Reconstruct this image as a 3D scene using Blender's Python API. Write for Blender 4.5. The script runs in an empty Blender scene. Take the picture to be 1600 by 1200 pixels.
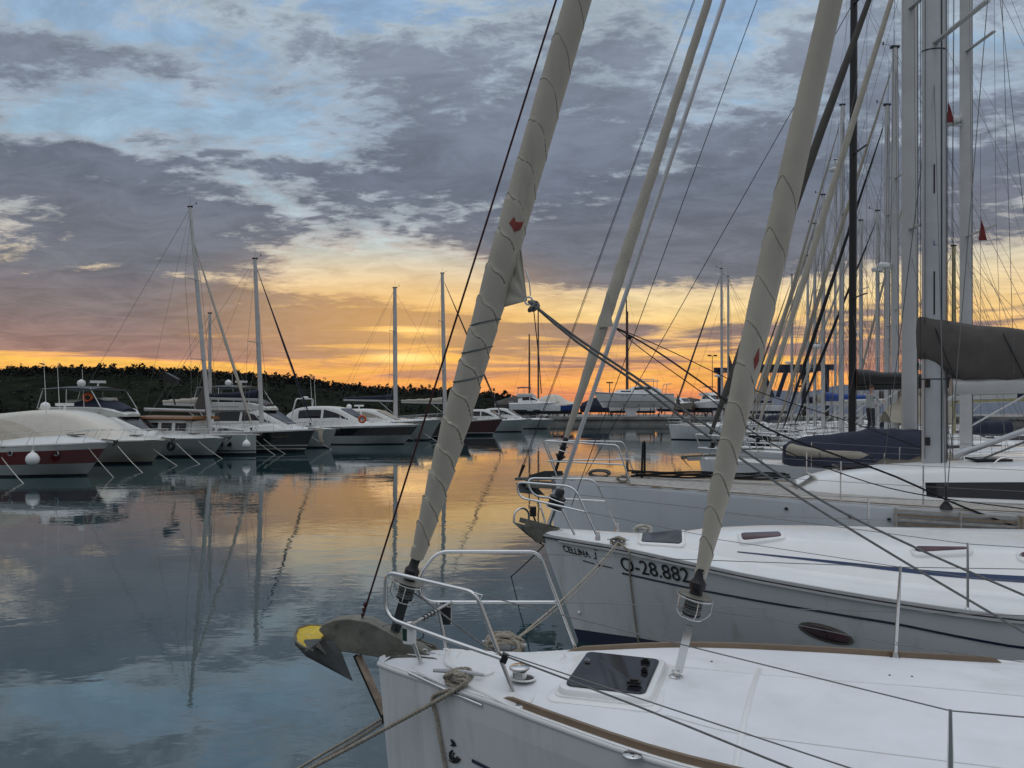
import bpy, bmesh, math, random
from mathutils import Vector as V, Matrix, noise as mnoise
rnd = random.Random(7)
R = math.radians
sc = bpy.context.scene
COL = sc.collection
pi = math.pi
# ------------------------------------------------------------------ camera
CAMZ = 2.9; F = 1200.0; HY = 640.0            # eye height; focal length and horizon row on a 1600 x 1200 frame
cam = bpy.data.cameras.new("camera"); co = bpy.data.objects.new("camera", cam); COL.objects.link(co)
co.location = (0, 0, CAMZ); co.rotation_euler = (R(90), 0, 0)
cam.sensor_width = 36; cam.lens = 36 * F / 1600; cam.shift_y = (HY - 600) / 1600
cam.clip_start = 0.05; cam.clip_end = 20000
sc.camera = co
sc.view_settings.view_transform = 'Standard'; sc.view_settings.look = 'None'
sc.view_settings.exposure = 0; sc.view_settings.gamma = 1
sc.cycles.use_denoising = True
sc.cycles.max_bounces = 8; sc.cycles.glossy_bounces = 5; sc.cycles.diffuse_bounces = 3; sc.cycles.transparent_max_bounces = 12
sc.cycles.caustics_reflective = False; sc.cycles.caustics_refractive = False

def lin(c):
    r = [((x/255)/12.92 if x/255 <= .04045 else ((x/255+.055)/1.055)**2.4) for x in c]
    return (r[0], r[1], r[2], 1)

# ------------------------------------------------------------------ sky
wd = bpy.data.worlds.new("World"); sc.world = wd; wd.use_nodes = True
nt = wd.node_tree; nt.nodes.clear()
def nd(t, tree=None, **kw):
    n = (tree or nt).nodes.new(t)
    for k, v in kw.items(): setattr(n, k, v)
    return n
def put(tree, sock, v):
    if isinstance(v, bpy.types.NodeSocket): tree.links.new(v, sock)
    else: sock.default_value = v
def M_(op, *a, tree=None, clamp=False):
    tree = tree or nt
    n = nd('ShaderNodeMath', tree, operation=op); n.use_clamp = clamp
    for i, v in enumerate(a): put(tree, n.inputs[i], v)
    return n.outputs[0]
def mapr(v, a, b, c, d, tree=None, smooth=True):
    tree = tree or nt
    n = nd('ShaderNodeMapRange', tree); n.interpolation_type = 'SMOOTHSTEP' if smooth else 'LINEAR'; n.clamp = True
    for i, x in enumerate((v, a, b, c, d)): put(tree, n.inputs[i], x)
    return n.outputs[0]
def ramp(v, stops, tree=None, interp='LINEAR'):
    tree = tree or nt
    n = nd('ShaderNodeValToRGB', tree); cr = n.color_ramp; cr.interpolation = interp
    while len(cr.elements) < len(stops): cr.elements.new(.5)
    for e, (p, c) in zip(cr.elements, stops): e.position = p; e.color = c
    put(tree, n.inputs[0], v); return n.outputs[0]
def mixc(f, a, b, tree=None, bt='MIX'):
    tree = tree or nt
    n = nd('ShaderNodeMix', tree, data_type='RGBA', blend_type=bt)
    put(tree, n.inputs[0], f); put(tree, n.inputs[6], a); put(tree, n.inputs[7], b); return n.outputs[2]
def noise(vec, scale, detail=8, rough=.55, dist=0, tree=None, lac=2.0):
    tree = tree or nt
    n = nd('ShaderNodeTexNoise', tree); n.noise_dimensions = '3D'
    if vec is not None: tree.links.new(vec, n.inputs['Vector'])
    n.inputs['Scale'].default_value = scale; n.inputs['Detail'].default_value = detail
    n.inputs['Roughness'].default_value = rough; n.inputs['Distortion'].default_value = dist
    n.inputs['Lacunarity'].default_value = lac
    return n.outputs['Fac']

tc = nd('ShaderNodeTexCoord'); sx = nd('ShaderNodeSeparateXYZ'); nt.links.new(tc.outputs['Generated'], sx.inputs[0])
X, Y, Z = sx.outputs
EL = M_('MULTIPLY', M_('ARCSINE', Z), 57.2958)
AZ = M_('MULTIPLY', M_('ARCTAN2', X, Y), 57.2958)
ae = nd('ShaderNodeCombineXYZ'); nt.links.new(AZ, ae.inputs[0]); nt.links.new(EL, ae.inputs[1]); AE = ae.outputs[0]
def pxae(px, py):
    a = math.atan((px-800)/F); e = math.atan((HY-py)/F*math.cos(a)); return math.degrees(a), math.degrees(e)
# cloud layer: the direction cut with a flat layer overhead
h = M_('ADD', M_('MAXIMUM', Z, 0.0), 0.16)
cl = nd('ShaderNodeCombineXYZ'); nt.links.new(M_('DIVIDE', X, h), cl.inputs[0]); nt.links.new(M_('DIVIDE', Y, h), cl.inputs[1]); cl.inputs[2].default_value = 3.7
mp = nd('ShaderNodeMapping'); nt.links.new(cl.outputs[0], mp.inputs[0]); mp.inputs['Rotation'].default_value = (0, 0, R(24)); mp.inputs['Scale'].default_value = (1.0, 1.55, 1)
CP = mp.outputs[0]
n1 = noise(CP, 2.1, 11, .62, .25)
n2 = noise(CP, 8.5, 7, .66, .4)
mp2 = nd('ShaderNodeMapping'); nt.links.new(AE, mp2.inputs[0]); mp2.inputs['Scale'].default_value = (.045, .62, 1); mp2.inputs['Rotation'].default_value = (0, 0, R(1.5))
n4 = noise(CP, 19.0, 5, .65, .3)
n3 = noise(mp2.outputs[0], 1.25, 7, .6, .5)
low = mapr(EL, 4.5, 10.5, 1, 0)
nn = M_('ADD', M_('ADD', M_('MULTIPLY', n1, .60), M_('MULTIPLY', n2, .40)), M_('MULTIPLY', M_('SUBTRACT', n4, .5), .16))
f0 = nd('ShaderNodeMix', data_type='FLOAT'); put(nt, f0.inputs[0], low); put(nt, f0.inputs[2], nn); put(nt, f0.inputs[3], M_('ADD', M_('MULTIPLY', n3, .8), M_('MULTIPLY', n1, .2)))
FB = M_('ADD', M_('MULTIPLY', M_('SUBTRACT', f0.outputs[0], .5), mapr(low, 0, 1, 2.35, 3.0)), .53)
def blob(px, py, rx, ry, rot=0):
    a, e = pxae(px, py); k = math.degrees(1/F)*.9
    m = nd('ShaderNodeMapping', vector_type='TEXTURE'); nt.links.new(AE, m.inputs[0])
    m.inputs['Location'].default_value = (a, e, 0); m.inputs['Rotation'].default_value = (0, 0, R(rot))
    m.inputs['Scale'].default_value = (rx*k, ry*k, 1)
    g = nd('ShaderNodeTexGradient', gradient_type='SPHERICAL'); nt.links.new(m.outputs[0], g.inputs[0])
    return mapr(g.outputs['Fac'], 0, 1, 0, 1)
# where the cloud deck is thick (+) or broken (-): (x, y, rx, ry, tilt, amount)
BL = [(70,300,520,150,-14,.30),(640,265,420,150,12,.34),(930,320,520,190,0,.36),(1250,250,420,190,0,.22),(350,360,420,110,-10,.22),
      (150,450,400,90,0,.36),(250,400,330,60,-6,.16),(60,90,150,60,-8,.2),(250,110,260,70,-32,.14),(560,60,240,90,0,.10),(700,110,240,110,0,.22),(960,80,220,140,0,.20),
      (1560,230,260,170,0,.18),(760,512,900,52,0,.46),(120,510,520,60,0,.46),(330,545,300,22,0,.25),(800,575,500,10,0,.22),(1150,390,520,90,0,.40),(930,420,240,50,0,.22),(1260,540,420,34,0,.12),(650,590,260,14,0,.10),
      (170,20,330,80,0,-.42),(590,20,260,50,0,-.30),(440,320,170,24,-22,-.30),(210,238,130,22,-12,-.3),(60,170,170,46,0,-.2),(360,190,360,60,-6,-.44),(520,175,150,60,0,-.2),(1080,95,110,130,0,-.22),(1160,60,110,140,0,-.2),(1540,90,220,170,0,-.24),
      (630,415,280,70,-12,-.66),(500,410,200,34,-14,-.3),(480,420,150,36,-10,-.2),(560,445,460,40,-3,-.26),(830,355,170,34,0,-.20),(1110,474,420,42,2,-.62),(1570,420,200,50,0,-.26),
      (110,567,620,14,0,-.55),(640,520,90,20,0,-.5),(640,560,170,10,0,-.5),(900,600,560,18,0,-.36),(1000,500,300,16,0,-.3),(300,430,260,14,-4,-.24)]
acc = None; BK = 0.92
for (a, b, c, d, r, s) in BL:
    t = M_('MULTIPLY', blob(a, b, c, d, r), s*BK)
    acc = t if acc is None else M_('ADD', acc, t)
D0 = M_('ADD', FB, acc)
DEN = mapr(D0, .26, .86, 0, 1, smooth=False)
e01 = M_('DIVIDE', EL, 40.0, clamp=True)
g = lambda *c: lin(c)
CLEAR = ramp(e01, [(0, g(244,150,98)), (.045, g(250,172,92)), (.085, g(251,196,96)), (.14, g(250,208,128)), (.21, g(238,214,168)), (.30, g(190,204,206)), (.44, g(158,186,208)), (.68, g(142,170,202)), (1, g(150,176,208))])
THIN = ramp(e01, [(0, g(236,140,98)), (.05, g(240,158,96)), (.10, g(246,186,112)), (.17, g(246,206,140)), (.24, g(206,192,172)), (.34, g(172,180,188)), (.5, g(156,171,188)), (.72, g(172,186,196)), (1, g(184,196,208))])
THICK = ramp(e01, [(0, g(214,132,104)), (.05, g(190,132,112)), (.10, g(158,126,116)), (.16, g(136,122,121)), (.24, g(117,119,128)), (.4, g(110,118,133)), (.62, g(130,140,156)), (1, g(146,153,170))])
c1 = mixc(mapr(DEN, .0, .42, 0, 1), CLEAR, THIN)
c2 = mixc(mapr(DEN, .34, .80, 0, 1), c1, THICK)
# darker cores and lighter rags inside the thick cloud
sh = mapr(noise(CP, 4.2, 8, .68, .6), .28, .72, .82, 1.18)
c3 = mixc(1.0, c2, sh, bt='MULTIPLY')
# glow of the sun behind the cloud near the horizon
sun_g = M_('MULTIPLY', blob(630, 500, 460, 160), .52)
c4 = mixc(sun_g, c3, g(255,190,92))
sun_c = M_('MINIMUM', 1.0, M_('ADD', M_('MULTIPLY', blob(630, 559, 95, 15), 1.0), M_('MULTIPLY', blob(648, 519, 110, 15), M_('MULTIPLY', mapr(n3, .40, .58, 1, .1), .9))))
c5 = mixc(sun_c, c4, (1.35, .86, .30, 1))
# the high and eastern sky outside the frame: brightened to light the decks and hulls
BACK = ramp(M_('DIVIDE', M_('MAXIMUM', EL, 0.0), 90.0), [(0, (.215,.23,.255,1)), (.25, (.36,.385,.43,1)), (.5, (.70,.755,.85,1)), (1, (1.06,1.12,1.22,1))])
up = mapr(EL, 27, 46, 0, 1)
bk = mapr(M_('ABSOLUTE', AZ), 52, 95, 0, 1)
c6 = mixc(M_('MAXIMUM', up, bk), c5, BACK)
bg = nd('ShaderNodeBackground'); nt.links.new(c6, bg.inputs[0]); bg.inputs[1].default_value = 1.0
wo = nd('ShaderNodeOutputWorld'); nt.links.new(bg.outputs[0], wo.inputs[0])
wd.cycles.sampling_method = 'MANUAL'; wd.cycles.sample_map_resolution = 1024
# ------------------------------------------------------------------ sun: low behind the cloud bank, soft
sl = bpy.data.lights.new("sun", 'SUN'); sl.energy = 0.003; sl.angle = R(6); sl.color = (1, .66, .38)
so = bpy.data.objects.new("sun", sl); COL.objects.link(so)
sa_, se_ = pxae(635, 550)
sd = V((math.sin(R(sa_))*math.cos(R(se_)), math.cos(R(sa_))*math.cos(R(se_)), math.sin(R(se_))))
so.rotation_euler = sd.to_track_quat('Z', 'Y').to_euler()

# ------------------------------------------------------------------ materials
MATS = {}
def mat(name, col, rough=.5, metal=0, var=.12, vs=3.0, bump=0, bs=40, coat=0, ior=1.45, dirt=None, dirt_amt=.5, dscale=(6,6,.8), sub=None, alpha=1):
    """principled with a little colour variation, optional streaky dirt and a fine bump"""
    if name in MATS: return MATS[name]
    m = bpy.data.materials.new(name); m.use_nodes = True; t = m.node_tree
    p = t.nodes['Principled BSDF']
    c = col if len(col) == 4 else (*col, 1)
    tcn = nd('ShaderNodeTexCoord', t); ob = tcn.outputs['Object']
    n = noise(ob, vs, 5, .6, 0, t)
    v = mapr(n, .3, .7, 1-var, 1+var, t)
    cc = mixc(1.0, c, v, t, 'MULTIPLY')
    if dirt:
        mpn = nd('ShaderNodeMapping', t); t.links.new(ob, mpn.inputs[0]); mpn.inputs['Scale'].default_value = dscale
        dn = mapr(noise(mpn.outputs[0], 1, 6, .65, .2, t), .50, .78, 0, dirt_amt, t)
        cc = mixc(dn, cc, (*dirt, 1), t)
    t.links.new(cc, p.inputs['Base Color'])
    p.inputs['Roughness'].default_value = rough; p.inputs['Metallic'].default_value = metal; p.inputs['IOR'].default_value = ior
    if coat: p.inputs['Coat Weight'].default_value = coat
    if alpha < 1: p.inputs['Alpha'].default_value = alpha
    if bump:
        b = nd('ShaderNodeBump', t); b.inputs['Strength'].default_value = .6; b.inputs['Distance'].default_value = bump
        t.links.new(noise(ob, bs, 4, .6, 0, t), b.inputs['Height']); t.links.new(b.outputs[0], p.inputs['Normal'])
    MATS[name] = m; return m
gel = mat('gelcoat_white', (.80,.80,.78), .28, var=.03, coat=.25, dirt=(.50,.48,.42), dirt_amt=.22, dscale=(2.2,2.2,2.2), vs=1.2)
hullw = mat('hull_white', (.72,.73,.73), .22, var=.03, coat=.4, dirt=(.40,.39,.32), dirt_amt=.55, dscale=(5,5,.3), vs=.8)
gel_shade = mat('shaded_gelcoat', (.60,.60,.57), .3, var=.05, coat=.2, dirt=(.36,.34,.30), dirt_amt=.3, dscale=(3,3,1))  # darker copy of the white gelcoat, shade of the left row in its colour
hull_shade = mat('shaded_hull_white', (.33,.36,.35), .24, var=.05, coat=.2, dirt=(.30,.30,.27), dirt_amt=.4, dscale=(4,4,.4))  # white hull darkened in the base colour for the shaded left row
hullc = mat('hull_blue_white', (.76,.78,.81), .2, var=.03, coat=.4, dirt=(.42,.44,.46), dirt_amt=.25, dscale=(4,4,.3), vs=.8)
steel = mat('stainless_steel', (.66,.66,.65), .14, 1, var=.05)
wire = mat('steel_wire', (.17,.17,.17), .4, .6, var=.05)
dwire = mat('dark_line', (.02,.02,.025), .6, var=.1)
alu = mat('grey_aluminium', (.46,.47,.48), .38, .55, var=.06, vs=2)
alud = mat('mast_grey', (.50,.50,.49), .42, .25, var=.07, vs=1.5)
teak = mat('weathered_teak', (.25,.19,.13), .65, var=.2, vs=14, bump=.0015, bs=60)
teakc = mat('caulked_teak_deck', (.40,.375,.335), .7, var=.2, vs=10, bump=.001, bs=50)
tan = mat('tan_toe_rail', (.20,.145,.095), .5, var=.12, vs=5)
canv = mat('cream_sail_cloth', (.45,.41,.345), .85, var=.07, vs=3, bump=.003, bs=24, dirt=(.36,.33,.28), dirt_amt=.45, dscale=(7,7,1.5))
canvg = mat('grey_canvas', (.088,.080,.072), .85, var=.12, vs=3, bump=.008, bs=9)
canvb = mat('beige_canvas', (.33,.295,.235), .85, var=.1, vs=2, bump=.01, bs=5)
navy = mat('navy_canvas', (.009,.013,.032), .75, var=.15, vs=3, bump=.01, bs=6)
navyp = mat('navy_paint', (.010,.016,.05), .25, var=.05, coat=.4)
stripeb = mat('navy_stripe', (.016,.040,.11), .35, var=.08)
bluep = mat('blue_paint', (.015,.06,.26), .4, var=.1)
blackp = mat('black_plastic', (.014,.013,.014), .4, var=.15)
blackh = mat('black_hull', (.010,.010,.011), .15, var=.05, coat=.5)
redh = mat('red_hull', (.14,.010,.012), .22, var=.06, coat=.4)
maroon = mat('maroon_hull', (.055,.007,.007), .2, var=.06, coat=.4)
glass = mat('dark_window', (.012,.012,.015), .04, var=.05)
smoke = mat('smoked_hatch', (.022,.022,.028), .06, var=.2, vs=4)
purple = mat('tinted_acrylic', (.085,.036,.046), .12, var=.35, vs=5)
rope = mat('beige_rope', (.34,.30,.24), .9, var=.2, vs=30, bump=.0015, bs=120)
ropeg = mat('grey_rope', (.15,.155,.15), .85, var=.2, vs=30, bump=.001, bs=150)
ropeb = mat('black_rope', (.010,.010,.012), .8, var=.2, vs=20)
ropew = mat('pale_rope', (.50,.48,.42), .9, var=.1, vs=10)
roper = mat('maroon_rope', (.05,.012,.014), .8, var=.3, vs=30)
galv = mat('galvanised_steel', (.18,.175,.145), .5, .30, var=.25, vs=8, bump=.0012, bs=60, dirt=(.07,.055,.04), dirt_amt=.75, dscale=(9,9,14))
galvd = mat('dark_galvanised', (.055,.06,.06), .45, .4, var=.3, vs=6)
yell = mat('yellow_paint', (.62,.44,.03), .5, var=.22, vs=14, dirt=(.18,.16,.12), dirt_amt=.7, dscale=(14,14,14))
white = mat('white_plastic', (.78,.78,.76), .35, var=.04)
cream = mat('cream_gelcoat', (.60,.56,.47), .3, var=.05, coat=.3)
beigeh = mat('beige_hull', (.27,.255,.22), .25, var=.05, coat=.3)  # beige darkened to carry the left row's shade
woodv = mat('varnished_wood', (.20,.085,.025), .3, var=.25, vs=8, coat=.3)
woodp = mat('weathered_board', (.42,.32,.24), .7, var=.35, vs=12)
concrete = mat('concrete', (.24,.23,.21), .9, var=.25, vs=.4, bump=.01, bs=3)
orange = mat('orange_ring', (.60,.11,.03), .6, var=.2)
redm = mat('red_sail_mark', (.27,.06,.05), .85, var=.2, vs=20)
redc = mat('red_canvas', (.16,.015,.015), .8, var=.2)
antif = mat('dark_antifouling', (.012,.014,.022), .6, var=.3)
antig = mat('green_tinted_antifouling', (.02,.05,.05), .6, var=.3)
hypal = mat('grey_hypalon', (.42,.40,.36), .6, var=.05)
deckg = mat('non_skid_deck', (.79,.80,.81), .55, var=.05, vs=2, bump=.0009, bs=230, dirt=(.50,.48,.42), dirt_amt=.38, dscale=(1.8,1.8,1.8))
bark = mat('bark', (.06,.045,.035), .9, var=.3)
lens = mat('green_lens', (.01,.05,.03), .1, var=.1)
tbrown = mat('brown_rust', (.10,.06,.045), .7, var=.4, vs=20)
cabing = mat('pale_grey_gelcoat', (.62,.63,.64), .3, var=.04, coat=.2)
lift = mat('dark_blue_steel', (.012,.018,.04), .5, var=.2)
yellp = mat('yellowed_spar', (.36,.32,.16), .5, var=.1)
skin = mat('skin', (.38,.22,.16), .6, var=.05)
hairm = mat('brown_hair', (.05,.03,.02), .7, var=.2)
clothw = mat('pale_shirt', (.36,.37,.36), .85, var=.1)
clothb = mat('dark_trousers', (.03,.03,.04), .85, var=.1)
# ------------------------------------------------------------------ mesh helpers
class MB:
    def __init__(s): s.v = []; s.f = []; s.m = []; s.mi = 0
    def add(s, vs, fs):
        o = len(s.v); s.v += [tuple(p) for p in vs]; s.f += [tuple(i+o for i in f) for f in fs]; s.m += [s.mi]*len(fs); return s
    def grid(s, rows, closed=False, cap=False):
        """rows of equal length point lists"""
        n = len(rows[0]); vs = [p for r in rows for p in r]; fs = []
        for i in range(len(rows)-1):
            for j in range(n if closed else n-1):
                k = (j+1) % n
                fs.append((i*n+j, i*n+k, (i+1)*n+k, (i+1)*n+j))
        if cap:
            fs.append(tuple(range(n-1, -1, -1))); fs.append(tuple((len(rows)-1)*n+j for j in range(n)))
        return s.add(vs, fs)
    def tube(s, pts, r, n=8, caps=True, sy=1.0):
        pts = [V(p) for p in pts]
        rr = r if isinstance(r, (list, tuple)) else [r]*len(pts)
        up = None; rows = []
        for i, p in enumerate(pts):
            a = pts[max(i-1, 0)]; b = pts[min(i+1, len(pts)-1)]
            d = (b-a)
            if d.length < 1e-9: d = V((0,0,1))
            d.normalize()
            if up is None:
                up = V((0,0,1)) if abs(d.z) < .95 else V((0,1,0))
            u = d.cross(up)
            if u.length < 1e-6: u = d.cross(V((1,0,0)))
            u.normalize(); up = u.cross(d).normalized()
            rows.append([p + (u*math.cos(2*pi*k/n) + up*math.sin(2*pi*k/n)*sy)*rr[i] for k in range(n)])
        return s.grid(rows, True, caps)
    def box(s, c, size, rot=None):
        c = V(c); h = [x/2 for x in size]
        vs = [V((sx*h[0], sy*h[1], sz*h[2])) for sz in (-1,1) for sx, sy in ((-1,-1),(1,-1),(1,1),(-1,1))]
        if rot is not None: vs = [rot @ p for p in vs]
        return s.add([c+p for p in vs], [(3,2,1,0),(4,5,6,7),(0,1,5,4),(1,2,6,5),(2,3,7,6),(3,0,4,7)])
    def bar(s, a, b, w, hgt, up=(0,0,1)):
        a, b = V(a), V(b); d = (b-a).normalized(); u = d.cross(V(up))
        if u.length < 1e-6: u = d.cross(V((0,1,0)))
        u.normalize(); z = u.cross(d)
        vs = []
        for p in (a, b):
            for i, j in ((-1,-1),(1,-1),(1,1),(-1,1)): vs.append(p + u*i*w/2 + z*j*hgt/2)
        return s.add(vs, [(3,2,1,0),(4,5,6,7),(0,1,5,4),(1,2,6,5),(2,3,7,6),(3,0,4,7)])
    def lathe(s, base, axis, prof, n=20, cap=True):
        """prof: (distance along axis, radius)"""
        base = V(base); ax = V(axis).normalized(); u = ax.cross(V((0,0,1)) if abs(ax.z) < .9 else V((1,0,0))).normalized(); w = ax.cross(u)
        rows = [[base + ax*z + (u*math.cos(2*pi*k/n)+w*math.sin(2*pi*k/n))*r for k in range(n)] for z, r in prof]
        return s.grid(rows, True, cap)
    def prism(s, poly, ext):
        """closed polygon of 3D points pushed along ext"""
        ext = V(ext); n = len(poly); vs = [V(p) for p in poly]; vs += [p+ext for p in vs]
        fs = [tuple(range(n-1,-1,-1)), tuple(range(n, 2*n))] + [(i, (i+1)%n, n+(i+1)%n, n+i) for i in range(n)]
        return s.add(vs, fs)
    def ball(s, c, r, n=12, sz=1.0):
        c = V(c); rows = []
        for i in range(n//2+1):
            a = -pi/2 + pi*i/(n//2); q = max(math.cos(a), 1e-4)*r
            rows.append([c+V((q*math.cos(2*pi*k/n), q*math.sin(2*pi*k/n), math.sin(a)*r*sz)) for k in range(n)])
        return s.grid(rows, True, True)
    def torus(s, c, axis, Rr, r, n=24, m=8):
        c = V(c); ax = V(axis).normalized(); u = ax.cross(V((0,0,1)) if abs(ax.z) < .9 else V((1,0,0))).normalized(); w = ax.cross(u)
        rows = []
        for i in range(n+1):
            a = 2*pi*i/n; e = u*math.cos(a)+w*math.sin(a)
            rows.append([c + e*(Rr+r*math.cos(2*pi*k/m)) + ax*r*math.sin(2*pi*k/m) for k in range(m)])
        return s.grid(rows, True, False)
    def strand_rope(s, pts, r, pitch=None, step=None):
        """three twisted strands"""
        pts = dense(pts, step or r*.8); pitch = pitch or r*7
        L = 0; ups = V((0,0,1)); P = [V(p) for p in pts]; paths = [[], [], []]; up = None
        for i, p in enumerate(P):
            d = (P[min(i+1, len(P)-1)] - P[max(i-1, 0)]).normalized()
            if i: L += (P[i]-P[i-1]).length
            if up is None: up = V((0,0,1)) if abs(d.z) < .9 else V((0,1,0))
            u = d.cross(up).normalized(); up = u.cross(d)
            for k in range(3):
                a = 2*pi*(L/pitch + k/3)
                paths[k].append(p + (u*math.cos(a)+up*math.sin(a))*r*.5)
        for q in paths: s.tube(q, r*.56, 6)
        return s
def dense(pts, step):
    """Catmull-Rom through pts, resampled"""
    P = [V(p) for p in pts]
    if len(P) < 3:
        n = max(2, int((P[1]-P[0]).length/step)); return [P[0].lerp(P[1], i/n) for i in range(n+1)]
    Q = [P[0]*2-P[1]] + P + [P[-1]*2-P[-2]]; out = []
    for i in range(1, len(Q)-2):
        n = max(1, int((Q[i+1]-Q[i]).length/step))
        for k in range(n):
            t = k/n; a, b, c, d = Q[i-1:i+3]
            out.append(.5*((2*b)+(c-a)*t+(2*a-5*b+4*c-d)*t*t+(3*b-a-3*c+d)*t**3))
    out.append(P[-1]); return out
def sag(a, b, s, n=12):
    a, b = V(a), V(b); return [a.lerp(b, i/n) - V((0,0,4*s*(i/n)*(1-i/n))) for i in range(n+1)]
def fillet(pts, r, n=6):
    """round the corners of a polyline"""
    P = [V(p) for p in pts]; out = [P[0]]
    for i in range(1, len(P)-1):
        a = (P[i-1]-P[i]); b = (P[i+1]-P[i]); q = min(r, a.length*.49, b.length*.49)
        s, e = P[i]+a.normalized()*q, P[i]+b.normalized()*q
        for k in range(n+1):
            t = k/n; out.append(s*(1-t)**2 + P[i]*2*t*(1-t) + e*t*t)
    out.append(P[-1]); return out
WM = {}
def root(name, label, cat, loc=(0,0,0), rz=0, group=None):
    o = bpy.data.objects.new(name, None); COL.objects.link(o); o.location = loc; o.rotation_euler = (0,0,rz)
    o.empty_display_size = .3
    o['label'] = label; o['category'] = cat
    if group: o['group'] = group
    WM[o] = Matrix.Translation(loc) @ Matrix.Rotation(rz, 4, 'Z'); return o
def tag(o, label=None, cat=None, group=None, kind=None):
    if label: o['label'] = label
    if cat: o['category'] = cat
    if group: o['group'] = group
    if kind: o['kind'] = kind
    return o
def obj(name, mb, m, parent=None, smooth=None, label=None, at=None):
    """mb in world coordinates; the mesh is stored in the parent's local frame"""
    me = bpy.data.meshes.new(name)
    W = WM.get(parent) if parent is not None else None
    if W is None and at is not None: W = Matrix.Translation(at)
    vs = mb.v
    if W is not None:
        I = W.inverted(); vs = [tuple(I @ V(p)) for p in vs]
    me.from_pydata(vs, [], mb.f)
    bm = bmesh.new(); bm.from_mesh(me); bmesh.ops.recalc_face_normals(bm, faces=bm.faces); bm.to_mesh(me); bm.free()
    ms = m if isinstance(m, (list, tuple)) else [m]
    for x in ms: me.materials.append(x)
    if len(ms) > 1:
        for i, p in enumerate(me.polygons): p.material_index = mb.m[i]
    if smooth is not None:
        me.polygons.foreach_set('use_smooth', [True]*len(me.polygons))
        me.set_sharp_from_angle(angle=R(smooth))
    o = bpy.data.objects.new(name, me); COL.objects.link(o)
    if parent is not None: o.parent = parent; WM[o] = W
    elif at is not None: o.location = at; WM[o] = W
    if label: o['label'] = label
    return o
def copy_tree(o, parent=None):
    c = o.copy(); COL.objects.link(c)
    if parent is not None: c.parent = parent
    for ch in list(o.children): copy_tree(ch, c)
    return c
def P(px, py, z):           # pixel of the photo on the level z
    d = F*(CAMZ-z)/(py-HY); return V(((px-800)/F*d, d, z))
def Q(px, py, d):           # pixel of the photo at depth d
    return V(((px-800)/F*d, d, CAMZ-(py-HY)*d/F))
class Frame:                # a boat's own frame: s aft from the stem, t across, z up
    def __init__(s, x, y, ang, z=0): s.o = V((x, y, z)); s.a = R(ang); s.ax = V((math.cos(s.a), math.sin(s.a), 0)); s.ay = V((-math.sin(s.a), math.cos(s.a), 0))
    def __call__(s, a, t, z): return s.o + s.ax*a + s.ay*t + V((0,0,z))
    def loc(s, p): q = V(p)-s.o; return V((q.dot(s.ax), q.dot(s.ay), q.z))
    def pl(s, px, py, t):   # pixel on the plane across = t
        r = V(((px-800)/F, 1, -(py-HY)/F)); c = V((0,0,CAMZ)); k = (t-(c-s.o).dot(s.ay))/r.dot(s.ay); return c+r*k
def lerp(a, b, t): return a+(b-a)*t
def interp(tab, x):
    if x <= tab[0][0]: return tab[0][1]
    for (a, u), (b, v) in zip(tab, tab[1:]):
        if x <= b: return lerp(u, v, (x-a)/(b-a))
    return tab[-1][1]
def smi(tab, x):            # smooth version of interp (monotone-ish Catmull-Rom)
    xs = [a for a, _ in tab]; n = len(tab)
    if x <= xs[0]: return tab[0][1]
    if x >= xs[-1]: return tab[-1][1]
    i = max(k for k in range(n-1) if xs[k] <= x)
    def sl(k):
        if k == 0: return (tab[1][1]-tab[0][1])/(xs[1]-xs[0])
        if k == n-1: return (tab[-1][1]-tab[-2][1])/(xs[-1]-xs[-2])
        return (tab[k+1][1]-tab[k-1][1])/(xs[k+1]-xs[k-1])
    hh = xs[i+1]-xs[i]; t = (x-xs[i])/hh; a, b = tab[i][1], tab[i+1][1]; u, v = sl(i)*hh, sl(i+1)*hh
    return (2*t**3-3*t*t+1)*a+(t**3-2*t*t+t)*u+(-2*t**3+3*t*t)*b+(t**3-t*t)*v
# ------------------------------------------------------------------ water, hill, far shore
def water_mat():
    m = bpy.data.materials.new('harbour_water'); m.use_nodes = True; t = m.node_tree; p = t.nodes['Principled BSDF']
    p.inputs['Base Color'].default_value = (.015, .044, .048, 1); p.inputs['Roughness'].default_value = .02; p.inputs['IOR'].default_value = 2.5
    g = nd('ShaderNodeNewGeometry', t); pos = g.outputs['Position']
    mpn = nd('ShaderNodeMapping', t); t.links.new(pos, mpn.inputs[0]); mpn.inputs['Scale'].default_value = (.75, 1.25, 1); mpn.inputs['Rotation'].default_value = (0,0,R(8))
    a = noise(mpn.outputs[0], .9, 3, .5, .6, t); b = noise(mpn.outputs[0], 4.2, 2, .5, .4, t)
    patch = mapr(noise(pos, .11, 3, .5, .5, t), .40, .62, .25, 1.0, t)
    hgt = M_('MULTIPLY', M_('ADD', M_('MULTIPLY', a, .0085, tree=t), M_('MULTIPLY', b, .0021, tree=t), tree=t), patch, tree=t)
    bp = nd('ShaderNodeBump', t); bp.inputs['Strength'].default_value = 1; bp.inputs['Distance'].default_value = 1
    t.links.new(hgt, bp.inputs['Height']); t.links.new(bp.outputs[0], p.inputs['Normal'])
    return m
mb = MB(); mb.add([(-6000,-400,0),(6000,-400,0),(6000,9000,0),(-6000,9000,0)], [(0,1,2,3)])
tag(obj('water', mb, water_mat()), kind='structure')
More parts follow.
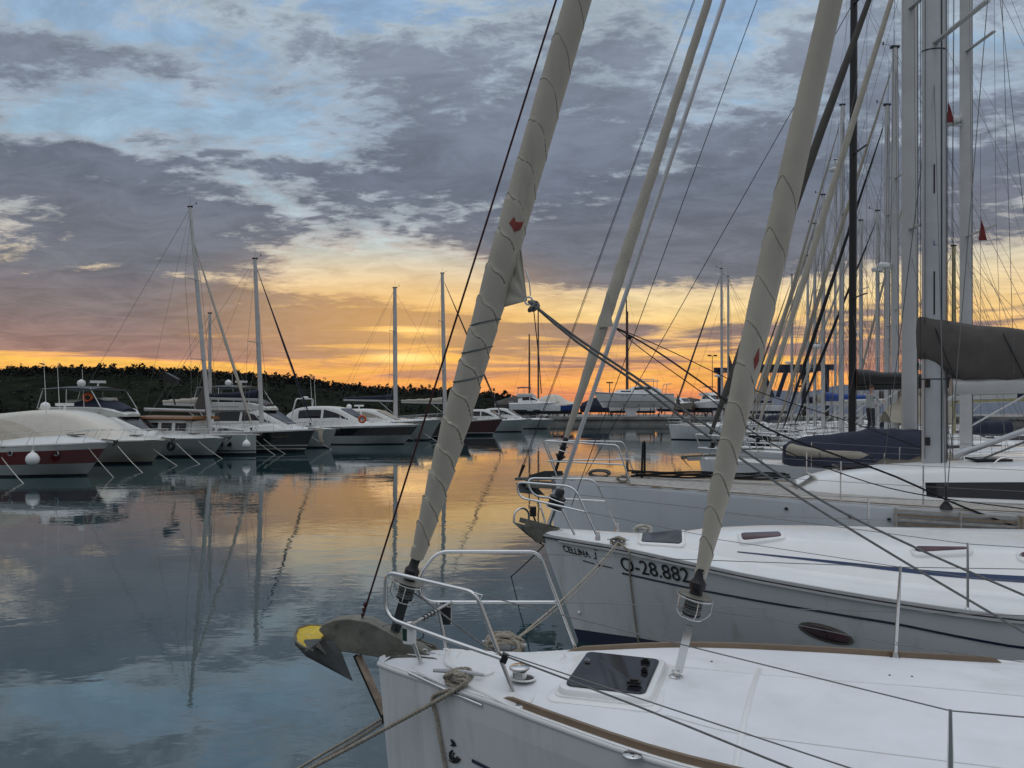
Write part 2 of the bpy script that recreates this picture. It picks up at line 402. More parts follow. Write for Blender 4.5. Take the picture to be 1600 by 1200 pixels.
# wooded hill behind the left row
RIDGE = [(-700,578),(-200,575),(0,580),(60,577),(260,579),(330,583),(430,590),(520,600),(560,606),(640,609),(700,612),(770,617),(820,628),(870,637),(905,640)]
def ridge_y(px): return smi(RIDGE, px)
hillm = bpy.data.materials.new('scrubby_hillside'); hillm.use_nodes = True
def _hm():
    t = hillm.node_tree; p = t.nodes['Principled BSDF']; g = nd('ShaderNodeNewGeometry', t); pos = g.outputs['Position']
    n = noise(pos, .09, 8, .7, .4, t); s = mapr(noise(pos, .30, 3, .6, 0, t), .62, .72, 0, 1, t)
    c = mixc(mapr(n, .35, .65, 0, 1, t), (.010,.013,.010,1), (.022,.026,.018,1), t); c = mixc(M_('MULTIPLY', s, .35, tree=t), c, (.10,.09,.07,1), t)
    t.links.new(c, p.inputs['Base Color']); p.inputs['Roughness'].default_value = 1; p.inputs['Specular IOR Level'].default_value = 0
_hm()
HD = 420.0
rows = []
for k, (f, dd) in enumerate([(0,330),(.0,332),(.25,345),(.5,365),(.75,390),(.9,408),(1,420),(1.0,450),(.6,600),(0,760)]):
    row = []
    for i in range(81):
        px = -700 + i*1605/80
        hz = CAMZ + (HY-ridge_y(px)-5)*HD/F
        row.append(((px-800)/F*HD + (dd-HD)*.1, dd, max(-1.0, f*hz + (mnoise.noise(V((i*.3, k*.8, 0)))*1.2 if 0 < f < 1 else 0) - (1 if f == 0 else 0))))
    rows.append(row)
mb = MB(); mb.grid(rows); tag(obj('hill', mb, hillm, smooth=60), kind='structure')
# the wood on it: one mass of leaf clumps, taller trees on the crest
leafm = mat('dark_pine_foliage', (.016,.019,.013), .9, var=.5, vs=.4)
mb = MB(); rt = random.Random(3)
def clump_tree(mb, x, y, z, hgt, wid, n, pine):
    for q in range(n):
        f = rt.random()
        ww = wid*(1-f*.85)*.5 if pine else wid*.5*math.sin(pi*min(.98, f*.8+.2))
        a = rt.random()*2*pi; rr = ww*math.sqrt(rt.random())
        c = V((x+rr*math.cos(a), y+rr*math.sin(a), z+f*hgt))
        s = hgt*.13*(.5+rt.random()*1.0)
        e1 = V((rt.uniform(-1,1), rt.uniform(-1,1), rt.uniform(-.7,.7)))*s; e2 = V((rt.uniform(-1,1), rt.uniform(-1,1), rt.uniform(-.4,1)))*s
        mb.add([c-e1, c+e1*.9, c+e2, c-e2*.8+e1*.3], [(0,1,2),(0,3,1)])
    mb.tube([(x,y,z-.5),(x,y,z+hgt*.8)], [.14,.05], 4, False)
for i in range(3600):
    px = rt.uniform(-260, 880); f = rt.choice((1,1,1,1,1,1,1,1,1,1,1,1,1,1,.97,.93,.85,.7,.55,.4,.25,.12))
    hz = CAMZ + (HY-ridge_y(px)-5)*HD/F
    if hz < 2.2 and f < 1: continue
    d = 420 if f == 1 else lerp(334, 412, f); d += rt.uniform(-5,5)
    x = (px-800)/F*HD + (d-HD)*.1
    big = rt.random() < .12
    hh = (rt.uniform(1.6,3.6) if f < 1 else rt.uniform(2.0,4.2))*(1.45 if big else 1)
    clump_tree(mb, x, d, max(.2, hz*min(1, f)-1.5), hh+.7, hh*rt.uniform(.8,1.5), 34, rt.random() < .45)
tag(obj('woodland', mb, leafm), 'dark pine and scrub wood covering the low hill behind the boats', 'woodland', kind='stuff')
# far blue mountains across the bay, right of centre
mtm = mat('distant_mountain', (.13,.15,.19), 1, var=.05)  # distance haze put into the blue-grey base colour
rows = []
MT = [(1000,640),(1100,634),(1165,622),(1185,613),(1220,610),(1260,612),(1320,601),(1380,606),(1460,612),(1600,620),(1900,630)]
for k, (f, dd) in enumerate([(0,2900),(1,3200),(0,3600)]):
    rows.append([((px-800)/F*3200, dd, -2+f*(CAMZ+2+(HY-smi(MT,px))*3200/F)) for px in range(980, 1900, 10)])
mb = MB(); mb.grid(rows); tag(obj('mountains', mb, mtm, smooth=40), kind='structure')
# ------------------------------------------------------------------ boat building kit
def sst(t): t = max(0, min(1, t)); return t*t*(3-2*t)
class Hull:
    def __init__(s, fr, L, wt, zt, rake=.3, flb=.85, fla=.22, k=1.7, zb=-.4):
        s.fr = fr; s.L = L; s.wt = wt; s.zt = zt; s.rake = rake; s.flb = flb; s.fla = fla; s.k = k; s.zb = zb
    def w(s, a): return smi(s.wt, a)
    def z(s, a): return smi(s.zt, a)
    def half(s, a, z):
        f = max(0, min(1, (z-s.zb)/(s.z(a)-s.zb))); fl = lerp(s.flb, s.fla, sst(a/(.42*s.L)))
        return s.w(a)*(1-fl*(1-f)**s.k)
    def pt(s, a, z, side, off=0):
        f = max(0, min(1, (z-s.zb)/(s.z(a)-s.zb)))
        x = a + s.rake*(1-f)*max(0, 1-a/(.5*s.L))**1.5
        return s.fr(x, side*(s.half(a, z)+off), z)
    def dz(s, a, t, cam=.07): w = max(.02, s.w(a)); return s.z(a)+cam*(1-min(1, abs(t)/w)**2)-.012
    def dp(s, a, t, up=0, cam=.07): return s.fr(a, t, s.dz(a, t, cam)+up)
    def stations(s, n): return [s.L*(i/n)**1.5 for i in range(n+1)]
    def build(s, par, rows, mats, n=26, name='hull', smooth=38):
        """rows: (a, b, material) from the bottom up, height = a + b * sheer"""
        mb = MB(); st = s.stations(n)
        zz = lambda a, r: r[0]+r[1]*s.z(a)
        for side in (-1, 1):
            for i in range(len(rows)-1):
                mb.mi = rows[i][2]; sub = 3 if len(rows) < 6 else 2
                R_ = [[s.pt(a, lerp(zz(a, rows[i]), zz(a, rows[i+1]), k/sub), side) for a in st] for k in range(sub+1)]
                mb.grid(R_)
        for i in range(len(rows)-1):      # stem strip and transom
            mb.mi = rows[i][2]
            for a in (0, s.L):
                q = [s.pt(a, zz(a, rows[i]), -1), s.pt(a, zz(a, rows[i]), 1), s.pt(a, zz(a, rows[i+1]), 1), s.pt(a, zz(a, rows[i+1]), -1)]
                mb.add(q, [(0,1,2,3)])
        return obj(name, mb, mats, par, smooth)
    def deck(s, par, m, n=26, cam=.07, a0=0, a1=None, inset=.015, name='deck'):
        mb = MB(); a1 = a1 or s.L
        st = [a0+(a1-a0)*(i/n)**1.5 for i in range(n+1)]
        mb.grid([[s.fr(a, k*max(.01, s.w(a)-inset), s.dz(a, k*max(.01, s.w(a)-inset), cam)) for k in (-1,-.9,-.7,-.45,-.2,0,.2,.45,.7,.9,1)] for a in st])
        return obj(name, mb, m, par, 30)
    def edge(s, par, m, side, a0, a1, wd=.035, hg=.05, inset=.02, name='toe_rail', n=30, taper=True, down=0):
        mb = MB(); rows = []
        for i in range(n+1):
            a = lerp(a0, a1, i/n); w = s.w(a)-inset; z0 = s.z(a)-.02-down
            hh = hg*(min(1, (a-a0)/.12+.05) if taper else 1) if i < n else hg*.1
            rows.append([s.fr(a, side*w, z0), s.fr(a, side*(w-wd*.1), z0+hh), s.fr(a, side*(w-wd*.9), z0+hh), s.fr(a, side*(w-wd), z0)])
        mb.grid(rows, True, True); return obj(name, mb, m, par, 30)
    def strip(s, par, m, side, a0, a1, z0, z1, off=.004, name='hull_stripe', n=24):
        """painted band lying on the topsides between two heights (functions of the station)"""
        mb = MB(); rows = []
        for i in range(n+1):
            a = lerp(a0, a1, i/n)
            rows.append([s.pt(a, z0(a), side, off), s.pt(a, z1(a), side, off)])
        mb.grid(rows); return obj(name, mb, m, par, 40)
class House:
    """cabin: sections (s, half width low, half width high, top height, base height)"""
    def __init__(s, fr, secs, rnd_=.12, crown=.05): s.fr = fr; s.secs = secs; s.r = rnd_; s.cr = crown
    def sec(s, a):
        T = lambda k: smi([(q[0], q[k]) for q in s.secs], a) if len(s.secs) > 3 else interp([(q[0], q[k]) for q in s.secs], a)
        return T(1), T(2), T(3), T(4)
    def prof(s, a):
        wb, wt, zt, zb = s.sec(a); r = min(s.r, max(.01, (zt-zb)*.45), wt*.5); ft = 1-r/max(.02, zt-zb)
        return [(wb, zb), (lerp(wb, wt, ft), lerp(zb, zt, ft))]+[(wt-r+r*math.cos(R(k)), zt-r+r*math.sin(R(k))) for k in (30, 60, 90)]+[(wt*.4, zt+s.cr*.8), (0, zt+s.cr)]
    def topz(s, a, t):
        if a < s.secs[0][0] or a > s.secs[-1][0]: return -9
        p = s.prof(a)[::-1]
        return interp(p, abs(t)) if abs(t) <= p[-1][0] else -9
    def side(s, a, f, side, off=0):
        wb, wt, zt, zb = s.sec(a); return s.fr(a, side*(lerp(wb, wt, f)+off), lerp(zb, zt, f))
    def build(s, par, m, n=20, name='cabin', smooth=35, sub=None):
        mb = MB(); a0, a1 = s.secs[0][0], s.secs[-1][0]; rows = []
        for i in range(n+1):
            a = lerp(a0, a1, i/n); wb, wt, zt, zb = s.sec(a); r = min(s.r, max(.01, (zt-zb)*.45), wt*.5); row = []
            half = [(wb, zb)]
            ft = 1-r/max(.02, zt-zb)
            half.append((lerp(wb, wt, ft), lerp(zb, zt, ft)))
            for k in (30, 60, 90): half.append((wt-r+r*math.cos(R(k)), zt-r+r*math.sin(R(k))))
            half.append((wt*.4, zt+s.cr*.8))
            pts = half + [(0, zt+s.cr)] + [(-x, z) for x, z in reversed(half)]
            rows.append([s.fr(a, t, z) for t, z in pts])
        mb.grid(rows, False, True); return obj(name, mb, m, par, smooth)
    def window(s, par, m, side, a0, a1, lo, hi, off=.006, n=10, name='window', slant=0, taper=0):
        """glass let into the side; lo / hi height fractions, taper narrows the forward end"""
        mb = MB(); rows = []
        for i in range(n+1):
            t = i/n; a = lerp(a0, a1, t); k = 1-taper*(1-t)
            mid = lerp(lo, hi, .35); l, h_ = lerp(mid, lo, k), lerp(mid, hi, k)
            rows.append([s.side(a+slant*l, l, side, off), s.side(a+slant*h_, h_, side, off), s.side(a+slant*h_, h_, side, off-.03), s.side(a+slant*l, l, side, off-.03)])
        mb.grid(rows, True, True); return obj(name, mb, m, par, 30)
def furled(par, a, b, prof, m, wraps=0, name='furled_sail', n=14, amp=.06, seg=None, smooth=45, lump=.04, seed=1, tilt=1.0):
    """rolled sail: prof = (fraction, radius); spiral edges step the radius"""
    a, b = V(a), V(b); L = (b-a).length; d = (b-a).normalized(); u = d.cross(V((0,1,0))).normalized(); w = d.cross(u)
    seg = seg or max(12, int(L*5)); mb = MB(); rows = []
    for i in range(seg+1):
        t = i/seg; p = a.lerp(b, t); r = smi(prof, t); row = []
        for k in range(n):
            th = 2*pi*k/n; q = 1
            if wraps: ph = (t*wraps + tilt*.5*math.cos(th+1.0)+ .12*mnoise.noise(V((t*wraps*.6, th, seed)))) % 1.0; q += amp*(ph-.5)
            q += lump*mnoise.noise(V((math.cos(th)*.8, math.sin(th)*.8, t*L*1.6+seed*9)))
            row.append(p+(u*math.cos(th)+w*math.sin(th))*r*q)
        rows.append(row)
    mb.grid(rows, True, True); return obj(name, mb, m, par, smooth)
def wires(par, name, pairs, r, m):
    for a, b in pairs:
        mb = MB(); mb.tube([a, b], r, 5); obj(name, mb, m, par, 60)
def rails(par, H, side, ss, hgt=.6, r=.0125, wr=.004, lines=2, inset=.07, m=None, wm=None, slant=0, stop_at=None):
    """stanchions on the deck edge, wires between them"""
    pts = []
    for a in ss:
        b = H.fr(a, side*(H.w(a)-inset), H.dz(a, H.w(a)-inset)); t = H.fr(a+slant, side*(H.w(a)-inset), H.dz(a, H.w(a)-inset)+hgt)
        mb = MB(); mb.tube([b, t], [r, r*.9], 6); mb.lathe(b-V((0,0,.01)), (0,0,1), [(0,r*2.4),(.02,r*2.2),(.04,r*1.2)], 8); obj('stanchion', mb, m or steel, par, 50)
        pts.append((b, t))
    for l in range(lines):
        f = 1-.5*l; mb = MB(); mb.tube([b.lerp(t, f*.985) for b, t in pts], wr, 5); obj('lifeline', mb, wm or wire, par, 60)
    return pts
def rail_tube(par, pts, r, m=None, name='pulpit', fr_=.08, n=8):
    mb = MB()
    for p in pts: mb.tube(fillet(p, fr_), r, n)
    return obj(name, mb, m or steel, par, 60)
def bow_pulpit(par, H, hgt=.6, a1=1.5, r=.0125, over=.1, m=None):
    fr = H.fr; top = []; b = []
    for side in (-1, 1):
        w1 = H.w(a1)-.06; z = H.z(0)
        f0 = fr(-over, side*.12, z+hgt); k = fr(a1*.85, side*w1*.98, H.z(a1)+hgt); ft = fr(a1, side*w1, H.dz(a1, w1))
        m0 = fr(-over*.3, side*.14, z+hgt*.45); m1 = fr(a1*.93, side*w1*.99, H.z(a1)+hgt*.5)
        rail_tube(par, [[fr(.12, side*.10, H.dz(.12, .1)), f0, k, ft], [m0, m1]], r, m)
def mast(par, base, height, wid, m, rake=0, fr=None, spreaders=2, sp_len=.9, deep=1.5, tops=True, taper=.75, sp_m=None, sp_frac=None):
    """aluminium mast, spreaders as parts; returns a point-on-mast function"""
    ax = fr.ax; ay = fr.ay; base = V(base)
    pm = lambda f: base+V((0,0,height*f))+ax*rake*height*f
    mb = MB(); rows = []
    for i in range(9):
        f = i/8; c = pm(f); k = lerp(1, taper, max(0, f-.6)/.4)
        rows.append([c+ax*math.cos(2*pi*q/12)*wid*deep*.5*k+ay*math.sin(2*pi*q/12)*wid*.5*k for q in range(12)])
    mb.grid(rows, True, True)
    mo = obj('mast', mb, m, par, 50)
    mb = MB(); g0 = [pm(i/8)+ax*wid*deep*.5*lerp(1,taper,max(0,i/8-.6)/.4) for i in range(9)]
    mb.tube(g0, wid*.09, 5); o = obj('sail_track', mb, wire, mo, 60)
    fs = sp_frac or [(k+1)/(spreaders+1) for k in range(spreaders)]
    for f in fs:
        for side in (-1, 1):
            mb = MB(); a = pm(f)+ay*side*wid*.4; b = pm(f)+ay*side*sp_len*(1.1-.35*f)+ax*sp_len*.28+V((0,0,.05))
            mb.bar(a, b, wid*.5, wid*.16); obj('spreader', mb, sp_m or m, mo, 30)
    if tops:
        mb = MB(); t = pm(1); mb.box(t+V((0,0,.04)), (wid*1.6, wid*.8, .08)); mb.tube([t, t+V((0,0,.75))], .008, 4)
        mb.tube([t+V((0,0,.05)), t-ax*.45+V((0,0,.22))], .008, 4); mb.tube([t-ax*.45+V((0,0,.16)), t-ax*.45+V((0,0,.3))], .03, 5)
        obj('masthead_gear', mb, dwire, mo, 60)
    return mo, pm, fs
def radar_on(mo, pm, f, fr, wid, side=-1, m=None):
    c = pm(f)-fr.ax*(wid+.22)
    mb = MB(); mb.lathe(c, (0,0,1), [(0,.12),(.02,.26),(.10,.29),(.17,.27),(.22,.14)], 16); mb.bar(pm(f)-V((0,0,.05)), c-V((0,0,.02)), .1, .05); obj('radar', mb, m or white, mo, 50)
def sail_boat(label, fr, L=12.5, B=3.9, zb=1.35, zm=1.1, hm=None, rows=None, deckm=None, mst=5.2, mh=16, mw=.16, mm=None, rake=.03, gen=None, gr=.09, boom=4.6, cover=None, boomz=1.9, extra=False,
              cab=True, wm=None, group=None, spreaders=2, name='sailing_yacht', wr=.006, cabm=None, radar=None, lines=2, deep=1.5, gtilt=None, clew=None, hh=None, anchor=True, spray=None, mizzen=None, sp_frac=None, gtop=.97, sp_len=.95, lazy=True):
    r = root(name, label, 'sailing boat', fr.o, fr.a, group)
    b = B/2
    H = Hull(fr, L, [(0,.05),(L*.05,b*.26),(L*.12,b*.50),(L*.22,b*.74),(L*.35,b*.92),(L*.55,b),(L*.8,b*.95),(L,b*.76)], [(0,zb),(L*.25,lerp(zb,zm,.55)),(L*.55,zm),(L,zm+.02)], rake=hh or .35)
    H.build(r, rows or [(-.4,0,1),(.05,0,1),(.10,0,0),(0,1,0)], hm or [hullw, navyp], 20)
    H.deck(r, deckm or gel, 16)
    for sd_ in (-1, 1): H.edge(r, alud, sd_, .2, L*.98, .04, .05, taper=False, n=14)
    if cab:
        C = House(fr, [(L*.24,.25*b,.15*b,zb+.03,zm),(L*.32,.52*b,.40*b,zm+.30,zm),(L*.45,.62*b,.5*b,zm+.44,zm),(L*.6,.62*b,.5*b,zm+.52,zm),(L*.66,.6*b,.48*b,zm+.52,zm)], .1)
        cb = C.build(r, cabm or gel, 12)
        for sd_ in (-1, 1):
            C.window(cb, glass, sd_, L*.34, L*.47, .35, .78, taper=.5); C.window(cb, glass, sd_, L*.49, L*.63, .35, .78)
        mb = MB(); mb.box(fr(L*.29, 0, zb+.14), (.5,.5,.05), Matrix.Rotation(fr.a, 3, 'Z')); obj('hatch', mb, smoke, r, 30)
    bow_pulpit(r, H, .62, L*.1, .013)
    ss = [L*.17+i*L*.12 for i in range(6)]
    for sd_ in (-1, 1): rails(r, H, sd_, ss, .62, .012, wr*.7, lines)
    mz = zm+(.5 if cab else .05)
    if mh:
        mo, pm, fs = mast(r, fr(mst, 0, mz-.1), mh, mw, mm or alud, rake, fr, spreaders, sp_len, deep, sp_frac=sp_frac)
        if radar: radar_on(mo, pm, radar, fr, mw)
        # standing rigging
        wid_ = mw
        for sd_ in (-1, 1):
            cp = fr(mst+.3, sd_*(H.w(mst)-.08), H.z(mst)+.02)
            pr = cp
            for f in fs:
                tip = pm(f)+fr.ay*sd_*sp_len*(1.1-.35*f)+fr.ax*sp_len*.28+V((0,0,.05)); wires(r, 'shroud', [(pr, tip)], wr, wire); pr = tip
            wires(r, 'shroud', [(pr, pm(.97))], wr, wire); wires(r, 'lower_shroud', [(cp+fr.ax*.15, pm(fs[0]-.02))], wr, wire)
        wires(r, 'backstay', [(pm(.995), fr(L-.1, 0, zm+.1))], wr, wire)
        if extra:
            wires(r, 'inner_forestay', [(pm(.80), fr(mst*.42, 0, zb+.05))], wr*.8, wire)
            for sd_ in (-1, 1): wires(r, 'running_backstay', [(pm(.80), fr(L*.86, sd_*b*.8, zm+.1))], wr*.8, wire)
            wires(r, 'halyard', [(pm(.97)-fr.ax*wid_, fr(mst-.55, -.25, mz)) , (pm(.93)-fr.ay*.15, fr(mst+.1, -.3, mz)), (pm(.985), fr(.9, .2, zb+.1))], wr*.75, dwire)
        fb = fr(.25, 0, zb+.1)
        if gen:
            furled(r, fb+V((0,0,.45)), fb.lerp(pm(gtop), .96), [(0,gr*.35),(.1,gr*.7),(.35,gr),(.7,gr*.75),(1,gr*.28)], gen, name='furled_sail', n=10, lump=.08, seed=L)
            mb = MB(); dd = (pm(gtop)-fb).normalized(); mb.lathe(fb+dd*.15, dd, [(0,.05),(.02,.13),(.05,.06),(.14,.06),(.17,.13),(.20,.05)], 12); obj('furling_drum', mb, blackp, r, 40)
            if clew:
                q = fb.lerp(pm(gtop), clew); mb = MB(); e = q+fr.ax*.45-V((0,0,.25)); mb.add([q+V((0,0,1.2))+fr.ay*.02, q-V((0,0,.15))+fr.ay*.02, e, q+V((0,0,1.2))-fr.ay*.02, q-V((0,0,.15))-fr.ay*.02], [(0,1,2),(3,2,4),(0,2,3),(1,4,2),(0,3,4,1)]); obj('sail_clew', mb, gen, r, 40)
        wires(r, 'forestay', [(fb, pm(gtop))], wr, wire)
        if boom:
            g0 = pm((boomz)/mh)+fr.ax*mw*.9; g1 = g0+fr.ax*boom+V((0,0,.12))
            mb = MB(); mb.tube([g0, g1], .085, 10, True, 1.3); bo = obj('boom', mb, mm or alud, r, 50)
            if cover is not None:
                rows_ = []
                for i in range(13):
                    t = i/12; c = g0.lerp(g1, t); hgt = lerp(.62, .20, t**.7)+.03*math.sin(i*2.1); wd_ = lerp(.19, .13, t)
                    rows_.append([c+fr.ay*wd_*math.cos(th)*(.85 if math.sin(th) > .5 else 1)+V((0,0,.06+hgt*.5+hgt*.5*math.sin(th))) for th in [2*pi*q/12 for q in range(12)]])
                mb = MB(); mb.grid(rows_, True, True); obj('sail_cover', mb, cover, bo, 60)
                if lazy: wires(r, 'lazy_jack', [(pm(.55), g0.lerp(g1, .45)+V((0,0,.2))), (pm(.55), g0.lerp(g1, .85)+V((0,0,.2)))], wr*.6, wire)
            wires(r, 'topping_lift', [(pm(.99), g1)], wr*.7, wire)
            wires(r, 'boom_vang', [(pm(.03), g0.lerp(g1, .3))], .03, alud)
    if spray:
        S = House(fr, [(L*.63,b*.35,b*.2,zm+.6,zm+.5),(L*.66,b*.6,b*.5,zm+1.1,zm+.5),(L*.74,b*.62,b*.52,zm+1.2,zm+.5)], .2); S.build(r, spray, 6, 'sprayhood')
    if anchor: bow_anchor(r, fr, zb)
    return r, H
def bow_anchor(r, fr, zb, k=1.0, m=None):
    mb = MB(); mb.bar(fr(-.45*k, 0, zb+.02), fr(.5*k, 0, zb+.08), .03, .09)
    an = obj('anchor', mb, m or galv, r, 30)
    mb = MB(); mb.add([fr(-.55*k,0,zb+.12), fr(-.42*k,-.16*k,zb-.02), fr(-.12*k,0,zb-.34*k), fr(-.42*k,.16*k,zb-.02), fr(-.36*k,0,zb-.05)], [(0,1,4),(1,2,4),(2,3,4),(3,0,4),(0,3,2,1)]); obj('fluke', mb, m or galvd, an, 30)
    mb = MB()
    for sd_ in (-1, 1): mb.bar(fr(-.3*k, sd_*.06, zb-.01), fr(.4*k, sd_*.06, zb+.03), .012, .10)
    obj('bow_roller', mb, steel, r, 30)
def hull_px(H, side, px, py, z0=0, z1=1.6, a1=6):
    """station and height where the photo's pixel meets the topsides"""
    best = None; a_lo, a_hi, zl, zh = 0, a1, z0, z1
    for it in range(5):
        for i in range(15):
            for j in range(15):
                a = lerp(a_lo, a_hi, i/14); z = lerp(zl, zh, j/14)
                if z > H.z(max(0,a)): continue
                p = H.pt(max(0,a), z, side); ex = 800+F*p.x/p.y-px; ey = HY-F*(p.z-CAMZ)/p.y-py
                e = ex*ex+ey*ey
                if best is None or e < best[0]: best = (e, a, z)
        da, dz_ = (a_hi-a_lo)/5, (zh-zl)/5; a_lo, a_hi, zl, zh = best[1]-da, best[1]+da, best[2]-dz_, best[2]+dz_
    return max(0, best[1]), best[2]
def text_pts(txt, size, shear=0):
    cu = bpy.data.curves.new('lettering', 'FONT'); cu.body = txt; cu.size = size; cu.shear = shear; cu.resolution_u = 4
    o = bpy.data.objects.new('lettering', cu); COL.objects.link(o)
    me = bpy.data.meshes.new_from_object(o.evaluated_get(bpy.context.evaluated_depsgraph_get()))
    vs = [tuple(v.co) for v in me.vertices]; fs = [tuple(p.vertices) for p in me.polygons]
    bpy.data.objects.remove(o); bpy.data.curves.remove(cu); bpy.data.meshes.remove(me); return vs, fs
def hull_text(par, H, side, txt, m, a0, z0, a1, z1, hgt, name, wx=1.0, off=.004, shear=0, bold=0):
    """letters laid on the topsides from (a0,z0) along to (a1,z1)"""
    vs, fs = text_pts(txt, 1, shear); x0 = min(v[0] for v in vs); x1 = max(v[0] for v in vs); cap = max(v[1] for v in vs)
    dirr = V((a1-a0, z1-z0)); L = dirr.length; dirr.normalize(); nrm = V((-dirr.y, dirr.x)) if dirr.x > 0 else V((dirr.y, -dirr.x))
    mb = MB()
    if bold:
        reps = [(-bold,0),(bold,0),(0,bold),(0,-bold)]
    else: reps = [(0,0)]
    for q, (bx, by) in enumerate(reps):
        out = []
        for v in vs:
            u = (v[0]-x0)/(x1-x0)*L+bx; w = v[1]/cap*hgt+by; a = a0+dirr.x*u+nrm.x*w; z = z0+dirr.y*u+nrm.y*w
            out.append(H.pt(max(.0, a), z, side, off+q*.0004))
        mb.add(out, fs)
    return obj(name, mb, m, par)
# ------------------------------------------------------------------ motor yachts
def motor_yacht(label, fr, L=12, B=3.9, zb=1.5, zm=1.15, hm=None, rows=None, style='coupe', cabm=None, top=None, wm=None, rake=1.3, group=None, rail=True, arch=False, bim=None, name='motor_yacht', cat='motor yacht', fly=None, dome=False, canvas=None, cab_at=.32, cab_h=1.15, deckm=None, aerials=0, crown=.22):
    r = root(name, label, cat, fr.o, fr.a, group); b = B/2
    H = Hull(fr, L, [(0,.06),(L*.05,b*.34),(L*.12,b*.6),(L*.22,b*.82),(L*.35,b*.96),(L*.55,b),(L*.8,b*.97),(L,b*.88)], [(0,zb),(L*.25,lerp(zb,zm,.45)),(L*.6,zm),(L,zm-.05)], rake=rake, flb=.95, fla=.15, k=1.3)
    H.build(r, rows or [(-.4,0,1),(.06,0,1),(.10,0,0),(0,1,0)], hm or [hullw, antif], 20)
    mb = MB()                                            # crowned foredeck moulding
    st = [L*(i/18)**1.4 for i in range(19)]
    mb.grid([[fr(a, k*(H.w(a)-.03), H.z(a)-.01+crown*min(1, a/(L*.16))*(1-abs(k)**2.6)) for k in (-1,-.97,-.85,-.6,-.3,0,.3,.6,.85,.97,1)] for a in st]); obj('deck', mb, deckm or gel, r, 40)
    for sd_ in (-1, 1): H.edge(r, steel, sd_, .05, L*.97, .05, .035, -.015, 'rub_rail', 14, False, .03)
    zt = zm+crown*.6; c0 = L*cab_at; cm = cabm or gel
    def hs(secs, m, nm, rr=.18, n=16): h_ = House(fr, secs, rr); o = h_.build(r, m, n, nm); return h_, o
    if style in ('coupe', 'fly'):
        h_, o = hs([(c0, b*.42, b*.25, zt+.12, zt-.1), (c0+L*.10, b*.70, b*.52, zt+cab_h*.62, zt-.1), (c0+L*.17, b*.76, b*.58, zt+cab_h*.95, zt-.1), (c0+L*.30, b*.78, b*.58, zt+cab_h*1.05, zt-.1), (c0+L*.43, b*.76, b*.55, zt+cab_h*.95, zt-.1), (c0+L*.5, b*.7, b*.5, zt+cab_h*.6, zt-.1)], cm, 'cabin')
        for sd_ in (-1, 1):
            h_.window(o, wm or glass, sd_, c0+L*.10, c0+L*.25, .42, .86, taper=.8); h_.window(o, wm or glass, sd_, c0+L*.265, c0+L*.41, .42, .84)
        mb = MB(); rws = []                               # raked windscreen
        for i in range(6):
            a = lerp(c0+L*.025, c0+L*.155, i/5); wb, wt, zt_, zb_ = h_.sec(a)
            rws.append([fr(a-.01, k*wt*.86, zt_+.035+.05*(1-k*k)) for k in (-1,-.6,-.2,.2,.6,1)])
        mb.grid(rws); obj('windscreen', mb, wm or glass, o, 40)
    if style == 'fly':
        zf = zt+cab_h*.98
        f_, fo = hs([(c0+L*.13, b*.30, b*.28, zf+.10, zf-.05), (c0+L*.20, b*.62, b*.66, zf+.46, zf-.05), (c0+L*.32, b*.70, b*.74, zf+.55, zf-.05), (c0+L*.52, b*.70, b*.74, zf+.52, zf-.05)], cm, 'flybridge', .06)
        for sd_ in (-1, 1): f_.window(fo, navyp if canvas is navy else smoke, sd_, c0+L*.16, c0+L*.5, .40, .46, n=6, name='flybridge_stripe')
        if canvas is not None: hs([(c0+L*.15, b*.3, b*.2, zf+.42, zf+.3), (c0+L*.22, b*.58, b*.42, zf+.78, zf+.38), (c0+L*.30, b*.6, b*.4, zf+1.08, zf+.42), (c0+L*.40, b*.6, b*.42, zf+.80, zf+.42)], canvas, 'canvas_cover', .15)
        if bim is not None:
            mb = MB(); rws = [[fr(a, k*b*.72, zf+1.75+.16*(1-k*k)-.10*abs(u)**2.0) for k in (-1,-.6,0,.6,1)] for u, a in [(-1, c0+L*.24), (-.4, c0+L*.32), (.2, c0+L*.41), (1, c0+L*.52)]]
            top_ = rws; low_ = [[p-V((0,0,.07)) for p in q] for q in rws]; mb.grid(top_); mb.grid(low_); mb.grid([[q[0] for q in top_], [q[0] for q in low_]]); mb.grid([[q[-1] for q in top_], [q[-1] for q in low_]]); mb.grid([top_[0], low_[0]]); mb.grid([top_[-1], low_[-1]])
            obj('bimini_top', mb, bim, r, 40)
            for sd_ in (-1, 1):
                for a, e in ((c0+L*.26, c0+L*.2), (c0+L*.38, c0+L*.38), (c0+L*.5, c0+L*.53)):
                    mb = MB(); mb.tube([fr(a, sd_*b*.70, zf+1.72), fr(e, sd_*b*.72, zf+.45)], .028, 6); obj('bimini_post', mb, gel, r, 60)
    if style == 'canopy':
        hs([(c0, b*.55, b*.35, zt+.10, zt-.12), (c0+L*.10, b*.74, b*.5, zt+cab_h*.62, zt-.12), (c0+L*.22, b*.8, b*.55, zt+cab_h*.98, zt-.12), (c0+L*.36, b*.82, b*.58, zt+cab_h*1.05, zt-.12), (c0+L*.6, b*.8, b*.6, zt+cab_h*.9, zt-.12)], canvas or canvb, 'canopy', .3)
    if arch:
        a = c0+L*.42; zf = zt+cab_h*.7
        mb = MB(); mb.tube(fillet([fr(a+.5, -b*.78, zt), fr(a, -b*.7, zf+1.2), fr(a, b*.7, zf+1.2), fr(a+.5, b*.78, zt)], .35), .07, 8, True, .7); obj('radar_arch', mb, cm, r, 60)
        mb = MB(); mb.lathe(fr(a, 0, zf+1.2), (0,0,1), [(0,.1),(.05,.28),(.15,.3),(.2,.2)], 14); obj('radar', mb, white, r, 50)
